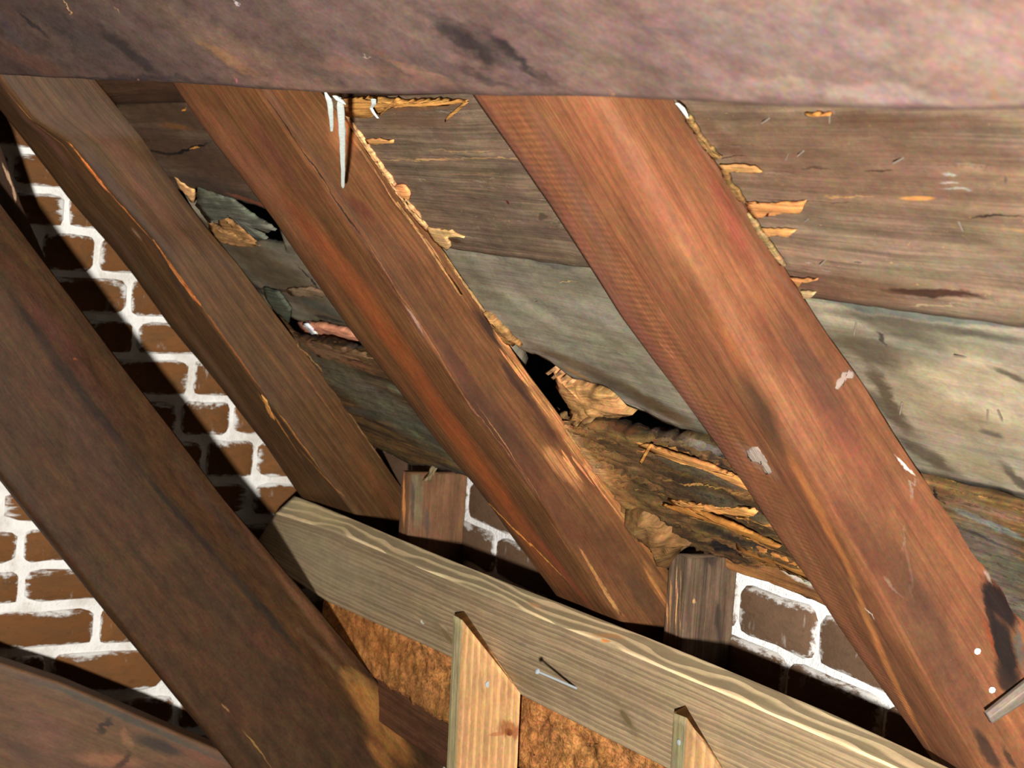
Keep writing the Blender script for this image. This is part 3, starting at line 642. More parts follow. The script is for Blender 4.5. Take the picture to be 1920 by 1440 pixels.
# the big orange-brown rafter at right
R4 = rafter('rafter', [(745, -10), (880, 185), (1018, 381), (1157, 600), (1339, 840), (1492, 1065), (1600, 1225), (1748, 1432), (1860, 1600)],
            [(1010, -10), (1135, 200), (1235, 381), (1360, 600), (1497, 840), (1625, 1065), (1745, 1290), (1835, 1440), (1930, 1600)],
            [(1130, -10), (1267, 194), (1395, 381), (1500, 546), (1556, 632), (1626, 729), (1720, 878), (1775, 955), (1849, 1065), (1905, 1143), (1960, 1220), (2115, 1440), (2228, 1600)], 1.393, .17,
            seed=4, bev=[.014, .018, .002, .004], n=140)
tag(R4.o, 'widest orange-brown rafter at right with saw marks and lime smears', 'rafter', 'rafters under the roof boards')
wood(R4, 'orange_brown_timber', (1300, 560), (162, 102, 66), dark=.66, light=1.32, grain=(.8, 90), fine=(4, 380), blotch=(2., 12), gstr=.65, bl=.5, blotch_col=(122, 76, 50), bump=.2, rough=.72, spec=.18, scuff=.25,
     saw=[((1115, 560), (1215, 560), 40, .5)],
     strokes=[(930, 230, 1440, 960, 60, (150, 92, 76), .55, 1.), (1440, 960, 1700, 1340, 70, (140, 86, 56), .5, 1.), (1237, 390, 1345, 600, 30, (208, 134, 86), .9, 1., .3), (1345, 600, 1470, 835, 36, (200, 126, 72), .95, .9, .3), (1470, 835, 1590, 1065, 38, (192, 120, 66), .95, .9, .3), (1590, 1065, 1740, 1400, 30, (188, 120, 66), .95, .9, .3), (1150, 250, 1240, 400, 40, (190, 118, 86), .6, 1.2),
              (1395, 700, 1470, 850, 64, (98, 66, 46), .95, 1.), (1290, 500, 1340, 600, 30, (128, 80, 56), .6, 1.), (1010, 230, 1160, 520, 60, (150, 100, 78), .6, 1.1), (1480, 620, 1580, 800, 90, (122, 78, 58), .85, 1.), (1560, 780, 1680, 960, 90, (150, 88, 66), .6, 1.), (1640, 1000, 1760, 1200, 110, (122, 80, 56), .85, 1.1), (1740, 1180, 1850, 1380, 80, (116, 76, 54), .7, 1.), (1550, 900, 1680, 1120, 40, (126, 70, 46), .6, 1.), (1400, 560, 1480, 700, 50, (120, 64, 50), .5, 1.), (1330, 330, 1400, 480, 60, (172, 84, 66), .6, 1.1), (1240, 250, 1330, 380, 30, (178, 110, 82), .5, 1.),
              (1405, 850, 1440, 880, 44, (178, 140, 118), .5, 1.), (1655, 1075, 1690, 1120, 5, (190, 150, 122), .6, .9), (1690, 1030, 1700, 990, 6, (185, 145, 118), .6, .9), (1705, 930, 1716, 900, 7, (205, 175, 150), .7, .9), (1712, 860, 1724, 880, 8, (228, 208, 190), .9, .6), (1690, 1000, 1712, 1120, 6, (170, 130, 104), .5, 1.), 
              (1906, 1175, 1916, 1250, 16, (128, 112, 96), .9, .5), (1852, 1100, 1892, 1160, 40, (38, 26, 24), .97, .5), (1868, 1170, 1896, 1260, 44, (40, 28, 25), .97, .5), (1850, 1110, 1862, 1190, 20, (44, 30, 26), .9, .6), (1880, 1260, 1900, 1290, 36, (50, 36, 30), .9, .6), (1826, 1370, 1870, 1440, 22, (62, 44, 34), .85, .7), (1880, 1400, 1905, 1440, 12, (60, 44, 36), .8, .7), (1840, 1150, 1868, 1230, 8, (190, 90, 50), .6, .7), (1850, 1075, 1856, 1090, 10, (215, 190, 170), .7, .6), (1628, 1148, 1634, 1150, 9, (225, 205, 185), .9, .5),
              (1240, 645, 1262, 672, 8, (196, 126, 88), .7, .7), (1420, 470, 1520, 590, 14, (150, 110, 84), .5, .9), (1262, 200, 1420, 430, 14, (176, 122, 92), .55, 1.)])
m_white = plain('white_lime', (.82, .82, .78), .6, .3, 90, .2, .1)
m_zinc = plain('zinc_nail', (.30, .34, .36), .35, .5, 300, .1, .1)
R4s = (NR, OR-.085)
for x, y in ((1830, 1219), (1858, 1291)):
    uv, p, n = R4.look(x, y); nn = -W @ np.array([0, 0, 1.])
    nn = n if n @ p < 0 else -n
    nail(R4.o, x, y, L=.004, r=.0016, mat=m_white, plane=(nn*-1, -(nn @ p)), head=True, name='nail_head', lab='small white nail head')

def patch(g, outline, col, name, off=.0006, thick=.0012, jag=1.5, step=4, seed=0, lab=None, **k):
    """thin raised piece lying on the face of timber g"""
    c = np.mean(outline, 0); uv, p, n = g.look(*c); n = n if n @ p > 0 else -n
    q = plate(name, outline, n, n @ p-off, thick, g.o, jag, step, seed, axu=RD, axv=Y)
    m_tan(q, tuple(c), col, 'surface_'+name, **k)
    if lab: q.o['label'] = lab
    return q
patch(R4, [(1398, 846), (1415, 840), (1436, 848), (1446, 866), (1446, 888), (1438, 890), (1430, 872), (1412, 866), (1402, 858)], (204, 182, 166), 'lime_smear', seed=1, jag=3, lab='pale dusty lime smear', gstr=.5, bump=.9, mottle=.08)
patch(R4, [(1565, 728), (1572, 714), (1582, 700), (1592, 692), (1602, 700), (1600, 712), (1590, 708), (1580, 722), (1572, 730)], (206, 184, 168), 'lime_smear', seed=2, jag=3, gstr=.5, bump=.9, mottle=.08)

# the red rafter in the middle
R3 = rafter('rafter', [(190, -20), (322, 165), (398, 270), (512, 420), (591, 538), (664, 640), (731, 719), (819, 835), (892, 920), (958, 1010), (1040, 1120), (1088, 1187), (1150, 1270)],
            [(370, -20), (500, 177), (613, 347), (677, 443), (770, 586), (888, 770), (945, 840), (1006, 927), (1041, 980), (1137, 1129), (1180, 1188), (1240, 1270)],
            [(455, -20), (612, 182), (665, 245), (760, 385), (835, 475), (910, 590), (960, 655), (1000, 712), (1060, 792), (1120, 880), (1190, 975), (1248, 1062), (1320, 1165), (1395, 1270)], 2.221, .22,
            seed=3, bev=[.014, .005, .002, .004], crack=(1, .004), n=140)
tag(R3.o, 'deep red rafter in the middle, split along its edge, white drips at its top', 'rafter', 'rafters under the roof boards')
wood(R3, 'red_brown_timber', (800, 560), (134, 86, 49), dark=.62, light=1.3, grain=(.8, 110), fine=(5, 430), blotch=(2, 14), gstr=.75, bl=.55, blotch_col=(92, 54, 30), bump=.3, rough=.72, spec=.18, scuff=.15,
     strokes=[(500, 185, 560, 270, 3.5, (38, 22, 14), .9, .5), (560, 270, 613, 350, 3.5, (38, 22, 14), .9, .5), (613, 350, 677, 445, 4, (40, 24, 16), .9, .5), (677, 445, 770, 588, 2.5, (60, 36, 24), .7, .6), (900, 785, 945, 842, 2.5, (60, 36, 24), .7, .6), (640, 500, 760, 670, 84, (146, 76, 36), .75, 1.2), (760, 670, 1010, 1040, 90, (134, 68, 32), .75, 1.2), (400, 230, 560, 430, 120, (124, 76, 50), .8, 1.1), (560, 400, 660, 540, 90, (136, 74, 40), .8, 1.1), (700, 200, 640, 250, 70, (146, 88, 52), .6, 1.1), (480, 240, 540, 330, 60, (100, 56, 46), .5, 1.1), (520, 440, 1010, 1070, 12, (78, 44, 24), .8, .8), (512, 425, 1000, 1060, 6, (168, 112, 48), .75, .8), (900, 940, 1030, 1112, 7, (190, 126, 56), .7, .7),
              (640, 400, 760, 560, 24, (84, 48, 34), .55, .9), (700, 500, 800, 640, 14, (70, 40, 30), .6, .9), (830, 640, 900, 760, 40, (92, 56, 40), .6, .9), (900, 740, 1000, 880, 60, (78, 46, 34), .7, 1.), (960, 660, 1010, 740, 34, (72, 46, 30), .85, .7), (895, 590, 945, 650, 26, (64, 42, 32), .9, .7), (940, 680, 990, 750, 22, (66, 42, 32), .85, .7), (860, 700, 960, 850, 50, (88, 54, 38), .6, 1.), (1000, 760, 1040, 830, 26, (80, 48, 32), .7, .8), (970, 860, 1130, 1060, 60, (104, 60, 38), .6, 1.), (1090, 950, 1200, 1110, 60, (96, 60, 36), .6, 1.), (1000, 1000, 1100, 1130, 40, (110, 52, 30), .7, 1.), (1180, 1080, 1235, 1160, 40, (84, 58, 38), .7, .8),
              (936, 636, 986, 704, 15, (210, 146, 88), .95, .5, .4), (984, 704, 1052, 806, 26, (206, 142, 84), .95, .5, .5), (1020, 760, 1046, 800, 34, (204, 138, 80), .9, .5, .5), (1030, 850, 1078, 902, 36, (204, 140, 86), .95, .5, .6), (1052, 806, 1120, 900, 26, (200, 136, 80), .95, .5, .5), (1120, 900, 1178, 982, 22, (196, 132, 76), .95, .5, .5), (935, 625, 960, 645, 18, (196, 126, 74), .8, .7), (1180, 960, 1240, 1060, 26, (170, 110, 58), .8, .7, .6), (1210, 1060, 1245, 1130, 16, (196, 130, 70), .8, .7, .7),
              (690, 300, 870, 560, 4, (214, 152, 96), .9, .6), (655, 250, 700, 320, 4, (200, 140, 90), .6, .7), (835, 480, 920, 600, 5, (196, 150, 96), .85, .6), (1088, 1030, 1125, 1090, 6, (196, 132, 78), .8, .6), (1125, 1090, 1165, 1150, 5, (205, 145, 90), .8, .6), (680, 440, 1000, 920, 2.5, (186, 126, 90), .6, .6), (760, 575, 790, 620, 5, (196, 160, 140), .6, .8), (660, 380, 690, 400, 34, (96, 48, 34), .7, .8), (900, 770, 1010, 930, 3, (185, 128, 84), .6, .7)])

for i, (o_, cc) in enumerate([([(688, 296), (694, 304), (740, 368), (800, 452), (866, 556), (862, 554), (794, 452), (734, 368)], (214, 158, 100)), ([(832, 474), (840, 486), (880, 540), (922, 600), (916, 600), (874, 540)], (198, 152, 100)), ([(1088, 1028), (1112, 1064), (1150, 1130), (1166, 1152), (1160, 1152), (1140, 1124), (1104, 1062)], (200, 142, 84))]):
    patch(R3, o_, cc, 'splinter', seed=10+i, jag=1, lab='long pale splinter along the right side' if i == 0 else None)

BE = [(945, 636), (960, 655), (1000, 712), (1060, 792), (1120, 880), (1190, 975), (1240, 1050)]
rs_ = random.Random(8)
for i in range(34):
    y = rs_.uniform(630, 990); L_ = rs_.uniform(35, 100); o1 = rs_.uniform(4, 24) if i < 26 else rs_.uniform(24, 52)
    if i >= 26: y = rs_.uniform(842, 880); L_ = rs_.uniform(25, 60)
    w_ = rs_.uniform(2.2, 4.5)
    e_ = lambda yy, o: (lerpline(BE, yy)-o, yy)
    ol = [e_(y, o1), e_(y+L_*.3, o1-w_/2), e_(y+L_, o1), e_(y+L_*.6, o1+w_/2), e_(y+L_*.2, o1+w_*.6)]
    patch(R3, ol, (214+rs_.randint(-12, 12), 152+rs_.randint(-12, 10), 94), 'splinter', seed=40+i, jag=.6, off=.0008, thick=.0012, step=12)

# the dull brown rafter next to the gable
R2 = rafter('rafter', [(-170, -20), (-60, 130), (63, 290), (123, 370), (213, 473), (247, 517), (313, 610), (410, 727), (493, 833), (550, 917), (610, 995), (660, 1060)],
            [(-110, -20), (10, 160), (62, 225), (130, 270), (200, 350), (290, 450), (370, 570), (500, 750), (640, 930), (690, 995), (740, 1062)],
            [(45, -20), (183, 155), (263, 255), (300, 310), (390, 430), (450, 500), (540, 620), (640, 750), (735, 890), (800, 978), (858, 1055)], 3.256, .2,
            seed=2, bev=[.01, .01, .002, .004], n=130)
tag(R2.o, 'dull brown rafter left of the red one, with a thin orange split line', 'rafter', 'rafters under the roof boards')
wood(R2, 'dull_brown_timber', (480, 620), (92, 62, 34), dark=.62, light=1.35, grain=(.7, 90), fine=(4, 400), blotch=(1.4, 9), gstr=.8, bl=.5, blotch_col=(62, 44, 30), bump=.3, rough=.6, spec=.25,
     strokes=[(170, 230, 330, 430, 50, (112, 72, 54), .5, 1.), (130, 250, 330, 520, 44, (60, 44, 32), .8, .9), (270, 390, 330, 480, 36, (70, 42, 30), .6, .9), (20, 180, 60, 225, 5, (200, 118, 50), .8, .6), (60, 228, 130, 285, 3, (150, 96, 60), .7, .6), (128, 268, 200, 355, 4, (214, 122, 46), .95, .5), (200, 355, 285, 450, 3.5, (205, 116, 46), .9, .5), (290, 455, 375, 570, 6, (176, 92, 40), .9, .6), (375, 570, 490, 730, 4, (170, 96, 44), .6, .7), (490, 745, 560, 850, 6, (172, 108, 52), .8, .6), (560, 840, 640, 925, 3, (176, 112, 54), .7, .6), (520, 770, 600, 880, 3, (190, 124, 58), .6, .6),
              (180, 400, 300, 560, 36, (66, 48, 34), .7, .9), (330, 590, 470, 780, 44, (74, 52, 36), .6, 1.), (300, 470, 360, 580, 18, (50, 34, 24), .8, .8), (500, 740, 560, 850, 14, (48, 34, 24), .7, .8), (250, 430, 262, 446, 12, (128, 100, 78), .6, .9), (0, 150, 120, 300, 40, (92, 60, 50), .4, 1.2), (650, 820, 740, 960, 40, (104, 62, 34), .6, 1., .5), (610, 850, 700, 960, 20, (70, 44, 28), .5, 1., .5), (640, 755, 735, 890, 4, (160, 118, 76), .6, .8), (560, 690, 640, 800, 3, (150, 96, 50), .5, .7)])

for i, o_ in enumerate([[(126, 262), (132, 270), (170, 318), (206, 362), (200, 360), (164, 316)], [(286, 448), (296, 462), (340, 524), (378, 574), (372, 574), (332, 522)], [(490, 740), (500, 752), (516, 790), (512, 792), (500, 770)]]):
    patch(R2, o_, (180, 110, 58), 'splinter', seed=20+i, jag=1)

# big dark timber crossing in front at lower left
YB = 3.02
bl_ = [hit(*p, Y, YB) for p in [(-420, 370), (-200, 645), (0, 895), (120, 1045), (300, 1265), (440, 1440), (560, 1590)]]
ba_ = [hit(*p, Y, YB) for p in [(-260, 190), (-120, 365), (0, 515), (120, 690), (283, 905), (440, 1085), (570, 1245), (720, 1440), (840, 1590)]]
bb_ = [hit(*p, Y, YB+.03) for p in [(-120, 215), (0, 370), (95, 500), (200, 638), (430, 940), (560, 1092), (700, 1262), (840, 1440), (960, 1590)]]
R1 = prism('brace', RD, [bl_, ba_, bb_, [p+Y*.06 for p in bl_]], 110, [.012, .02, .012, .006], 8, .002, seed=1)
tag(R1.o, 'broad dark brown brace crossing the gable brickwork at lower left, tan patch near its foot', 'brace')
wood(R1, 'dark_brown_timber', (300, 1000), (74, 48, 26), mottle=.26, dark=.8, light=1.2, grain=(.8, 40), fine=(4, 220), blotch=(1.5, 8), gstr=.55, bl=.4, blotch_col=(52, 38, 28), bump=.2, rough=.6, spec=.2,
     strokes=[(0, 480, 200, 760, 60, (88, 52, 42), .5, 1.1), (20, 550, 280, 900, 26, (42, 32, 26), .75, .8), (280, 900, 420, 1060, 18, (38, 28, 22), .8, .8), (420, 1060, 560, 1220, 26, (40, 32, 24), .8, .9), (330, 860, 500, 1080, 34, (62, 46, 34), .6, 1.), (500, 1050, 660, 1250, 30, (106, 70, 46), .7, .9), (380, 900, 500, 1050, 14, (92, 58, 42), .6, .9), (560, 1180, 640, 1260, 24, (96, 72, 46), .6, 1.),
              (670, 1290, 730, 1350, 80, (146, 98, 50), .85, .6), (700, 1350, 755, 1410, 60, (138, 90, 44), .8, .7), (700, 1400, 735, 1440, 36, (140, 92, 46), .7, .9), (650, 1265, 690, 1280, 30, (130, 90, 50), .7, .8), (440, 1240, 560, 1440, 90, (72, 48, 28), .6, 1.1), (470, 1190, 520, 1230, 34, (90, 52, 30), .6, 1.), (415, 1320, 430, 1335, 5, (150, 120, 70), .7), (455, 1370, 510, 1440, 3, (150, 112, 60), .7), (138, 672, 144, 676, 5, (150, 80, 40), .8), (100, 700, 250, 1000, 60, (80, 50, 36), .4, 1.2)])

# steep board at the far left edge
nv = -(W @ np.array([0, 0, 1.])); 
n0 = np.array([.35, -.9, 0.]); n0 /= np.linalg.norm(n0)
def pl(x, y, z):       # plane with normal n0 through the point at depth z on pixel x,y
    return n0 @ (ray(x, y)*z)
o0 = pl(30, 350, 3.2); axd = hit(90, 500, n0, o0)-hit(0, 263, n0, o0); axd /= np.linalg.norm(axd)
R0f = [[hit(*p, n0, o0) for p in [(-190, 300), (-150, 420), (-80, 600)]], [hit(*p, n0, o0) for p in [(-30, 205), (0, 265), (40, 380), (83, 478), (130, 600)]]]
R0 = prism('board', axd, [R0f[0], R0f[1], [p-n0*.035 for p in R0f[1]], [p-n0*.035 for p in R0f[0]]], 40, .004, 6, .001, seed=9)
tag(R0.o, 'steep dark board at the left edge behind the brace, with a pale scratch', 'board')
wood(R0, 'dark_side_board', (20, 380), (66, 46, 34), grain=(1, 40), gstr=.5, strokes=[(8, 315, 24, 348, 7, (205, 165, 130), .9, .6), (24, 348, 30, 376, 7, (205, 165, 130), .9, .6)])

# slanting plank at the bottom left corner
PX = [(-60, 1215), (0, 1242), (120, 1282), (250, 1338), (430, 1415), (620, 1492)]
PX2 = [(-60, 1500), (0, 1530), (250, 1640), (620, 1790)]
npk = np.array([-.25, -.97, 0.]); npk /= np.linalg.norm(npk); opk = npk @ (ray(200, 1350)*3.45)
top = [hit(*p, npk, opk) for p in PX]; bot = [hit(*p, npk, opk) for p in PX2]
axp = top[-1]-top[0]; axp /= np.linalg.norm(axp)
BP = prism('plank', axp, [bot, top, [p-npk*.05 for p in top], [p-npk*.05 for p in bot]], 60, [.004, .006, .004, .004], 8, .0012, seed=12)
tag(BP.o, 'slanting stained plank in the bottom left corner in front of the brickwork', 'plank')
wood(BP, 'stained_plank', (150, 1370), (100, 70, 46), dark=.8, light=1.25, grain=(1., 30), fine=(4, 160), blotch=(4, 9), gstr=.5, bl=.5, blotch_col=(70, 48, 38), bump=.2,
     strokes=[(30, 1265, 420, 1425, 14, (72, 66, 54), .8, .7), (60, 1350, 100, 1400, 70, (112, 76, 60), .6, 1.), (186, 1370, 206, 1350, 14, (54, 38, 28), .9, .7), (190, 1410, 180, 1430, 10, (60, 42, 30), .8, .7), (262, 1385, 330, 1410, 30, (56, 44, 34), .9, .7), (150, 1420, 250, 1430, 30, (150, 100, 68), .7, .9), (220, 1440, 240, 1415, 16, (60, 38, 28), .8, .8), (330, 1400, 420, 1440, 20, (110, 66, 44), .7, .9), (230, 1370, 245, 1400, 16, (140, 98, 66), .7, .9), (20, 1400, 60, 1430, 30, (80, 54, 50), .5, 1)])
cp = plate('wood_chip', [(372, 1392), (400, 1388), (440, 1392), (462, 1412), (455, 1428), (425, 1418), (395, 1408)], -npk, -opk+.056, .012, None, 3, 7, 77, axu=axp, axv=Z)
tag(cp.o, 'broken wood chip between the bottom left plank and the brace', 'wood chip'); m_tan(cp, (430, 1405), (112, 82, 54))

# ------------------------------------------------------------------ posts, plate and decayed timber on the eave wall
def upright(name, xr, yr, xl, xo, ytop, ybot, px_front, gapx=.004, seed=0, **kw):
    """square post against the eave wall: right arris at pixel xr, left arris at xl, outer narrow face to xo"""
    P = hit(xr, yr, X, XE-gapx); yf = P[1]
    zt_ = hit(xr, ytop, X, P[0])[2]; z0 = hit(xr, ybot, X, P[0])[2]; ztop = lambda a: zt_
    Lf = hit(xl, yr, Y, yf); Lo = hit(xo, yr, X, Lf[0])
    c = [(P[0], yf), (Lf[0], yf), (Lf[0], max(Lo[1], yf+.02)), (P[0], max(Lo[1], yf+.02))]
    cs = [[np.array([a, b, z0]), np.array([a, b, ztop(a)])] for a, b in c]
    return prism(name, Z, cs, 50, .004, 6, .0015, seed=seed, **kw)
ztop = lambda x: (OR-.012-NR[0]*x)/NR[2]
P2 = upright('post', 1379, 1130, 1284, 1246, 1040, 1330, None, seed=21)
tag(P2.o, 'short rough post between the red rafter and the white-jointed bricks, orange streaked edge', 'post', 'short posts against the eave wall')
wood(P2, 'rough_post_timber', (1330, 1120), (114, 90, 70), dark=.55, light=1.45, grain=(1.6, 70), fine=(8, 300), gstr=.9, bl=.5, bump=.6, rough=.8,
     strokes=[(1325, 1050, 1335, 1052, 26, (62, 50, 42), .8, .8), (1345, 1130, 1350, 1200, 16, (58, 48, 40), .8, .8), (1368, 1060, 1374, 1200, 8, (128, 96, 76), .6, .8), (1290, 1070, 1292, 1190, 14, (84, 64, 50), .7, .9), (1256, 1072, 1256, 1190, 6, (196, 140, 90), .8, .6, .7), (1268, 1068, 1268, 1190, 7, (226, 168, 118), .9, .6, .7), (1276, 1068, 1276, 1180, 4, (214, 160, 112), .8, .6, .7), (1250, 1072, 1250, 1180, 8, (176, 120, 66), .7, .8), (1302, 1126, 1303, 1130, 7, (225, 175, 120), .8)])
P1 = upright('post', 873, 950, 768, 750, 886, 1130, None, seed=22)
tag(P1.o, 'short brown post between the dull brown rafter and the red rafter', 'post', 'short posts against the eave wall')
wood(P1, 'brown_post_timber', (830, 930), (126, 88, 60), dark=.7, light=1.25, grain=(1.6, 50), fine=(8, 260), gstr=.7, bl=.45, bump=.4, rough=.7,
     strokes=[(780, 890, 785, 980, 26, (112, 98, 72), .85, .7), (772, 900, 774, 980, 8, (70, 56, 44), .8, .7), (757, 900, 757, 980, 10, (176, 112, 60), .9, .6), (800, 960, 802, 1000, 14, (86, 72, 60), .7, .8), (790, 880, 840, 876, 18, (92, 84, 64), .8, .7)])
# torn lath hanging over the first post
lt = plate('lath', [(800, 895), (808, 880), (818, 860), (824, 842), (832, 846), (840, 862), (828, 868), (818, 880), (808, 902), (795, 902)], Y, P1.look(820, 930)[1][1]-.05, .006, None, 1.2, 6, 78, axu=Z, axv=X)
tag(lt.o, 'splintered pale lath end hanging in front of the brown post', 'lath'); m_tan(lt, (815, 880), (140, 122, 92))

def xline(xpl, pts): return [hit(*p, X, xpl) for p in pts]
wp = xline(XE-.03, [(1380, 1036), (1560, 1118)]); dz = wp[0][2]
wpt = [np.array([XE-.028, .8, dz]), np.array([XE-.028, YG-.01, dz])]
zlow = hit(1386, 1076, X, XE-.03)[2]
wpb = [np.array([XE-.028, .8, zlow]), np.array([XE-.028, YG-.01, zlow])]
WP = prism('wall_plate', Y, [wpb, wpt, [p+X*.06 for p in wpt], [p+X*.06 for p in wpb]], 160, .004, 6, .004, fr=(14, 40), seed=31)
tag(WP.o, 'crumbling orange-brown wall plate on top of the white-jointed brick wall', 'wall plate')
wood(WP, 'rotten_plate_timber', (1450, 1080), (160, 108, 60), dark=.45, light=1.5, grain=(2.5, 80), gstr=1., bl=.7, bump=.9, rough=.85, strokes=[(1470, 1072, 1525, 1100, 12, (225, 215, 200), .8, .8), (1390, 1050, 1420, 1062, 14, (60, 40, 26), .8, .7)])

# decayed timber running along the eave wall, below the new rail
XB = hit(1100, 1150, NR, OR-.133)[0]-.045
XD = XB+.05

lowd = [hit(*p, X, XD) for p in [(600, 1208), (721, 1286), (790, 1330), (861, 1378), (980, 1452), (1100, 1520), (1500, 1760)]]
tz = hit(1100, 1255, X, XD)[2]
topd = [np.array([XD, lowd[0][1], tz]), np.array([XD, lowd[-1][1], tz])]
def crust(V):
    return V
DT = prism('rotten_timber', -Y, [lowd[::1], topd, [p+X*.09 for p in topd], [p+X*.09 for p in lowd]], 260, .012, 26, .007, fr=(26, 26), seed=41)
tag(DT.o, 'crumbling orange rotten timber behind and below the pale new rail', 'timber')
wood(DT, 'crumbling_timber', (1100, 1370), (205, 138, 78), dark=.5, light=1.4, grain=(60, 75), fine=(190, 240), blotch=(12, 30), gstr=1., bl=.55, blotch_col=(84, 50, 24), bump=1.1, rough=.9, spec=.1,
     flecks=[((60, 38, 20), 28, 70, .63, .75), ((222, 165, 100), 40, 110, .66, .7)],
     strokes=[(640, 1160, 760, 1240, 90, (150, 92, 42), .5, 1.), (1000, 1310, 1080, 1340, 40, (186, 116, 66), .6, .9), (760, 1290, 860, 1350, 40, (120, 80, 42), .5, .9)])
lj = [np.array([XD+.02, lowd[0][1], lowd[1][2]-.006]), np.array([XD+.02, lowd[-1][1], lowd[1][2]-.006])]
JT = prism('ledger', Y, [[p-Z*.085 for p in lj], lj, [p+X*.08 for p in lj], [p-Z*.085+X*.08 for p in lj]], 60, .006, 5, .002, seed=43)
tag(JT.o, 'dark brown ledger board below the crumbling timber', 'board')
wood(JT, 'dark_ledger', (800, 1360), (74, 46, 30), gstr=.7)

# ------------------------------------------------------------------ the new pale rail and its studs
at_ = [(490, 955), (530, 955), (628, 993), (810, 1078), (947, 1144), (1100, 1198), (1220, 1247), (1387, 1316), (1575, 1400), (1760, 1482)]
fa = [hit(*p, X, XB) for p in [(517, 962), (628, 995), (810, 1072), (947, 1130), (1100, 1190), (1220, 1240), (1387, 1310), (1575, 1392), (1790, 1487)]]
fb = [hit(*p, X, XB) for p in [(470, 1035), (616, 1129), (849, 1234), (985, 1308), (1220, 1426), (1500, 1566), (1750, 1690)]]
ft = [hit(*p, X, XB+.045) for p in [(552, 929), (600, 947), (740, 1006), (900, 1072), (1060, 1134), (1300, 1228), (1560, 1338), (1780, 1440), (1930, 1510)]]
th = [p+X*.045 for p in fb]
RL = prism('rail', -Y, [fb, fa, ft, th], 130, [.002, .0035, .002, .002], 8, .0008, seed=51, side_mats=[0, 1, 0, 0])
tag(RL.o, 'new pale greenish timber rail running along below the rafters with wavy grain on top', 'rail')
rail_str = [(860, 1090, 880, 1120, 34, (128, 108, 84), .5, 1.), (510, 1000, 700, 1100, 120, (118, 108, 84), .55, 1.2), (795, 1150, 850, 1200, 30, (112, 98, 74), .5, 1.), (830, 1182, 847, 1204, 14, (88, 74, 42), .9, .4), (822, 1174, 850, 1208, 30, (122, 102, 72), .5, .9), (826, 1170, 836, 1180, 8, (165, 142, 110), .6), (1166, 1336, 1182, 1357, 16, (100, 88, 40), .95, .4), (1160, 1325, 1190, 1372, 34, (120, 100, 72), .6, .8), (790, 1165, 791, 1167, 8, (185, 185, 175), .9, .5), (980, 1208, 986, 1210, 10, (120, 108, 92), .6, .8), (900, 1240, 1010, 1290, 22, (124, 98, 66), .6, .8), (620, 1060, 790, 1130, 10, (104, 90, 66), .5, .8)]
wood(RL, 'new_rail_face', (1000, 1200), (162, 138, 106), mottle=.1, dark=.62, light=1.18, grain=(.35, 110), fine=(3, 480), blotch=(1.5, 14), gstr=.9, bl=.45, bump=.2, rough=.7, spec=.2, rings=(34, 3., .2), strokes=rail_str, slot=0)
wood(RL, 'new_rail_top', (1100, 1170), (188, 166, 128), mottle=.08, dark=.5, light=1.12, grain=(.5, 60), fine=(3, 260), blotch=(2, 12), gstr=1.0, bl=.2, bump=.25, rough=.6, spec=.3, rings=(13, 9., .8), slot=1,
     strokes=[(1120, 1190, 1160, 1195, 22, (168, 122, 78), .8, .9), (1132, 1200, 1140, 1203, 12, (200, 120, 50), .8, .6), (993, 1130, 1012, 1138, 14, (170, 126, 88), .7, .7), (540, 940, 640, 985, 50, (140, 128, 92), .5, 1.)])

def stud(name, xl, xa, xr, ytip, ymit, seed, ybot=1500, lean=.05):
    """upright in front of the rail, top mitred to the roof pitch: narrow inner face xl..xa, wide face xa..xr"""
    xr3 = hit(xr, ymit, X, XB-.002); yf = xr3[1]
    A = hit(xa, ytip+10, X, XB-.034); Lp = hit(xl, ytip, X, A[0]+.012)
    dn = lambda p, px: None
    zr = xr3[2]; zt = A[2]; zb = zr-.45; sh = .012
    c = [(A[0], A[1]), (xr3[0], yf), (xr3[0]-.0005, Lp[1]+.0), (Lp[0], Lp[1])]
    tops = [zt, zr, zt, Lp[2]]
    cs = [[np.array([a+sh*.8, b-sh, zb]), np.array([a, b, t])] for (a, b), t in zip(c, tops)]
    g = prism(name, Z, cs, 40, .0015, 6, .0004, seed=seed, side_mats=[0, 0, 0, 1])
    return g
S1 = stud('stud', 850, 867, 976, 1153, 1300, 61)
tag(S1.o, 'new orange pine stud with a mitred top and a dark knot, below the rail', 'stud', 'new studs below the rail')
def studmat(g, at, at2, strokes):
    wood(g, 'fresh_pine', at, (240, 182, 122), dark=.8, light=1.12, grain=(.5, 70), fine=(3, 300), blotch=(1.5, 8), gstr=1., bl=.2, bump=.15, rough=.55, spec=.3, rings=(17, 1.2, .6), strokes=strokes)
    wood(g, 'weathered_stud_edge', at2, (150, 138, 102), dark=.7, light=1.2, grain=(.5, 120), fine=(3, 300), gstr=1., bl=.3, bump=.2, slot=1)
studmat(S1, (920, 1340), (858, 1300), [(951, 1372, 957, 1373, 15, (105, 46, 26), .97, .4), (920, 1378, 948, 1374, 8, (190, 112, 66), .6, .4), (940, 1366, 975, 1372, 26, (168, 92, 50), .8, .8), (900, 1180, 925, 1250, 30, (232, 160, 96), .5, 1.)])
S2 = stud('stud', 1262, 1288, 1372, 1336, 1470, 62)
tag(S2.o, 'second new stud with a mitred top, nearer the right, cut off by the bottom edge', 'stud', 'new studs below the rail')
studmat(S2, (1300, 1410), (1274, 1410), [])
uv, p, n = S1.look(915, 1283)
nail(S1.o, 915, 1283, L=.0015, r=.0025, mat=m_zinc, plane=(Y, p[1]), head=True, name='nail_head')
uv, p, n = S2.look(1274, 1392)
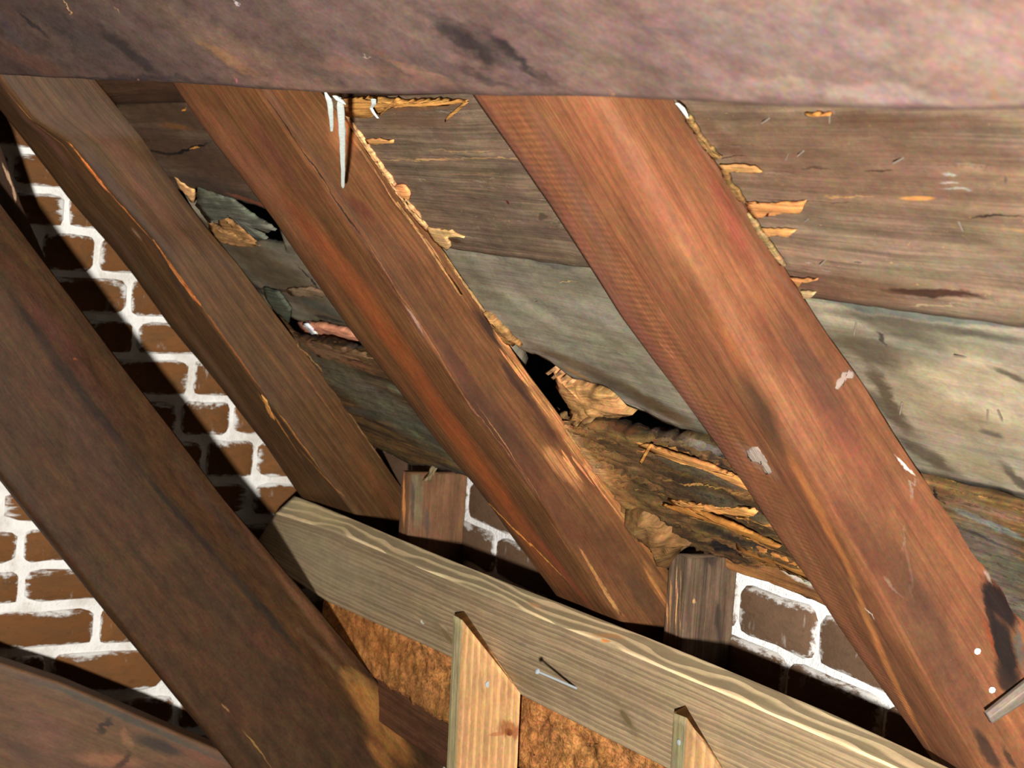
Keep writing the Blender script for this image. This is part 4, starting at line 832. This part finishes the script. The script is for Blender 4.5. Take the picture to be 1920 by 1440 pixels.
nail(S2.o, 1274, 1392, L=.0015, r=.0018, mat=m_zinc, plane=(X, p[0]), head=True, name='nail_head')
# the long nail left standing out of the rail
tip = hit(1080, 1290, X, XB-.0005); zz = (W.T @ tip)[2]
hd = ray(1006, 1258)*(zz-.05); a = hd-tip; Ln = np.linalg.norm(a); a /= Ln
e1 = np.cross(a, Z); e1 /= np.linalg.norm(e1); e2 = np.cross(a, e1); V = []
pr = [(-.01, .0019), (Ln-.003, .0019), (Ln-.0028, .0045), (Ln-.0012, .0045), (Ln, .002)]
for h, q in pr:
    for i in range(10): V.append(tip+a*h+q*(e1*math.cos(i*.6283)+e2*math.sin(i*.6283)))
fs = [(j*10+i, j*10+(i+1) % 10, (j+1)*10+(i+1) % 10, (j+1)*10+i) for j in range(4) for i in range(10)]+[tuple(range(40, 50)), tuple(range(10))]
me = bpy.data.meshes.new('nail'); me.from_pydata([tuple(v) for v in V], [], fs); me.materials.append(m_zinc); nl = link('nail', me, RL.o); fix(nl); nl['label'] = 'long shiny nail standing out of the rail'

# ------------------------------------------------------------------ nearest beam across the top
od = OR-.132
pb = [(-150, 132), (-75, 138), (-45, 140), (-20, 142), (0, 143), (150, 152), (300, 158), (480, 172), (640, 180), (800, 181), (960, 187), (1150, 189), (1300, 197), (1500, 206), (1700, 213), (1920, 216), (2100, 220)]
lb = [hit(*p, NR, od-.0) for p in pb]
lf = [p-NR*.05 for p in lb]
# keep the visible lower edge where it was measured: front edge taken on the front plane
lf = [q for q in (hit(*p, NR, od-.05) for p in pb) if q[1] < YG-.02]; lb = [p+NR*.05 for p in lf]
uf = [p-RD*.34 for p in lf]; ub = [p-RD*.34 for p in lb]
PU = prism('purlin', Y, [uf, lf, lb, ub], 120, [.006, .009, .006, .006], 12, .0018, seed=71)
tag(PU.o, 'nearest beam running across the whole top, greyish pink with black smudges', 'beam')
wood(PU, 'smoky_purlin_timber', (1000, 60), (156, 124, 112), dark=.8, light=1.15, grain=(4, 22), fine=(14, 90), blotch=(5, 12), gstr=.6, bl=.6, blotch_col=(122, 96, 86), bump=.12, rough=.8, spec=.1, warp=(.02, .01), mottle=.2, gdir=((800, 60), (890, 112)),
     strokes=[(0, 60, 330, 90, 200, (84, 67, 60), .65, 1.2), (330, 20, 900, 60, 120, (124, 100, 92), .4, 1.2), (1300, 60, 1900, 80, 160, (196, 164, 154), .7, 1.2), (1340, 160, 1850, 180, 50, (220, 186, 170), .8, 1.1), (1600, 30, 1700, 40, 60, (176, 140, 134), .6, 1.1), (1760, 150, 1900, 160, 60, (186, 150, 140), .6, 1.1), (1200, 90, 1350, 140, 50, (170, 134, 130), .5, 1.1),
              (0, 30, 60, 120, 80, (72, 60, 60), .8, 1.), (60, 20, 230, 110, 90, (66, 54, 52), .85, 1.), (190, 60, 290, 130, 60, (48, 40, 40), .85, .9), (40, 30, 80, 60, 26, (36, 30, 32), .8, .8), (0, 90, 120, 140, 60, (92, 64, 50), .7, 1.), (120, 145, 400, 152, 16, (56, 46, 46), .8, .8), (250, 10, 300, 60, 60, (98, 80, 70), .6, 1.),
              (330, 40, 560, 150, 90, (140, 108, 90), .7, 1.1), (380, 80, 480, 140, 46, (158, 112, 78), .6, 1.), (420, 145, 700, 165, 26, (146, 110, 96), .6, 1.), (320, 40, 400, 140, 10, (104, 78, 64), .6, .9), (560, 110, 880, 165, 34, (150, 110, 92), .6, 1.), (700, 100, 860, 160, 20, (168, 122, 98), .6, 1.),
              (840, 60, 930, 110, 90, (62, 54, 52), .9, 1.), (920, 70, 1010, 140, 60, (58, 52, 52), .88, 1.), (860, 130, 960, 165, 36, (76, 64, 60), .75, 1.), (960, 150, 1060, 170, 24, (110, 84, 80), .6, 1.), (1180, 30, 1260, 60, 30, (118, 94, 92), .6, 1.), (860, 10, 1000, 40, 50, (112, 90, 86), .6, 1.),
              (124, 6, 136, 32, 7, (210, 160, 110), .8, .7), (212, 12, 220, 20, 6, (180, 130, 90), .7, .7), (684, 102, 690, 108, 6, (225, 195, 160), .8, .7), (438, 146, 441, 150, 8, (205, 130, 120), .7, .7), (262, 148, 266, 152, 8, (190, 120, 110), .6, .7), (1135, 172, 1145, 178, 8, (220, 160, 110), .7, .7), (440, 2, 446, 8, 8, (240, 220, 210), .8, .7), (1850, 170, 1880, 176, 10, (214, 150, 110), .6, .8), (1040, 150, 1046, 154, 5, (225, 190, 160), .7, .7)])

# ------------------------------------------------------------------ white drips hanging beside the red rafter
def drip(pts, depth_o, label, seed):
    """hanging run of set foam: radii in pixels along a pixel path, kept on one plane parallel to the roof"""
    P = [hit(x, y, NR, depth_o) for x, y, r in pts]; rr = [r/F*(W.T @ p)[2] for p, (x, y, r) in zip(P, pts)]
    M = 40; t = np.linspace(0, len(P)-1, M); Pi = np.stack([np.interp(t, range(len(P)), [p[k] for p in P]) for k in range(3)], 1); ri = np.interp(t, range(len(P)), rr)
    V, fs, K = [], [], 12
    for i, (p, r) in enumerate(zip(Pi, ri)):
        for j in range(K):
            an = j*2*math.pi/K; q = r*(1+.28*noise.noise(Vector((p[2]*90, an*.8, seed))))
            V.append(tuple(p+q*(W @ np.array([math.cos(an), 0, math.sin(an)]))))
    for i in range(M-1):
        for j in range(K): fs.append((i*K+j, i*K+(j+1) % K, (i+1)*K+(j+1) % K, (i+1)*K+j))
    fs += [tuple(range(K)), tuple(range((M-1)*K, M*K))]
    me = bpy.data.meshes.new('drip'); me.from_pydata(V, [], fs); me.polygons.foreach_set('use_smooth', [True]*len(fs)); me.materials.append(m_drip)
    o = link('drip', me); fix(o); tag(o, label, 'drip', 'white drips below the nearest beam'); return o
m_drip = plain('set_white_drip', (.50, .54, .50), .5, .4, 220, .3, .12)
od2 = OR-.082
drip([(637, 183, 3), (638, 200, 7.5), (641, 240, 7), (642, 280, 5.5), (643, 320, 4.5), (643, 350, 3), (643, 353, 1)], od2, 'longest white drip hanging straight down beside the red rafter', 1)
drip([(610, 172, 2), (616, 186, 6), (620, 205, 5.5), (622, 235, 4), (622, 247, 2)], od2, 'short white drip just left of the longest drip', 2)
drip([(629, 180, 6), (637, 188, 8), (643, 193, 5), (648, 196, 1)], od2-.002, 'white blob at the head of the longest drip', 3)
drip([(700, 186, 5), (701, 196, 4.5), (696, 203, 3), (701, 212, 3), (709, 222, 2.5)], OR-.02, 'small crooked white drip on the broken board edge', 4)
drip([(1270, 194, 5), (1278, 202, 6), (1286, 214, 4), (1290, 222, 1)], OR-.014, 'white blob at the top right edge of the widest rafter', 5)

# grey lath crossing at the bottom right corner
nl_ = np.array([-.3, -.95, .1]); nl_ /= np.linalg.norm(nl_); ol = nl_ @ (ray(1890, 1310)*1.9)
la = [hit(*p, nl_, ol) for p in [(1850, 1337), (1990, 1225)]]; lb_ = [hit(*p, nl_, ol) for p in [(1862, 1357), (2004, 1266)]]
axl = la[1]-la[0]; axl /= np.linalg.norm(axl)
LT = prism('lath', axl, [la, lb_, [p-nl_*.008 for p in lb_], [p-nl_*.008 for p in la]], 24, .0015, 4, .0006, seed=81)
tag(LT.o, 'grey sawn lath crossing the foot of the widest rafter at lower right', 'lath')
wood(LT, 'grey_lath', (1895, 1310), (182, 162, 144), grain=(2, 90), gstr=.7, bl=.3)
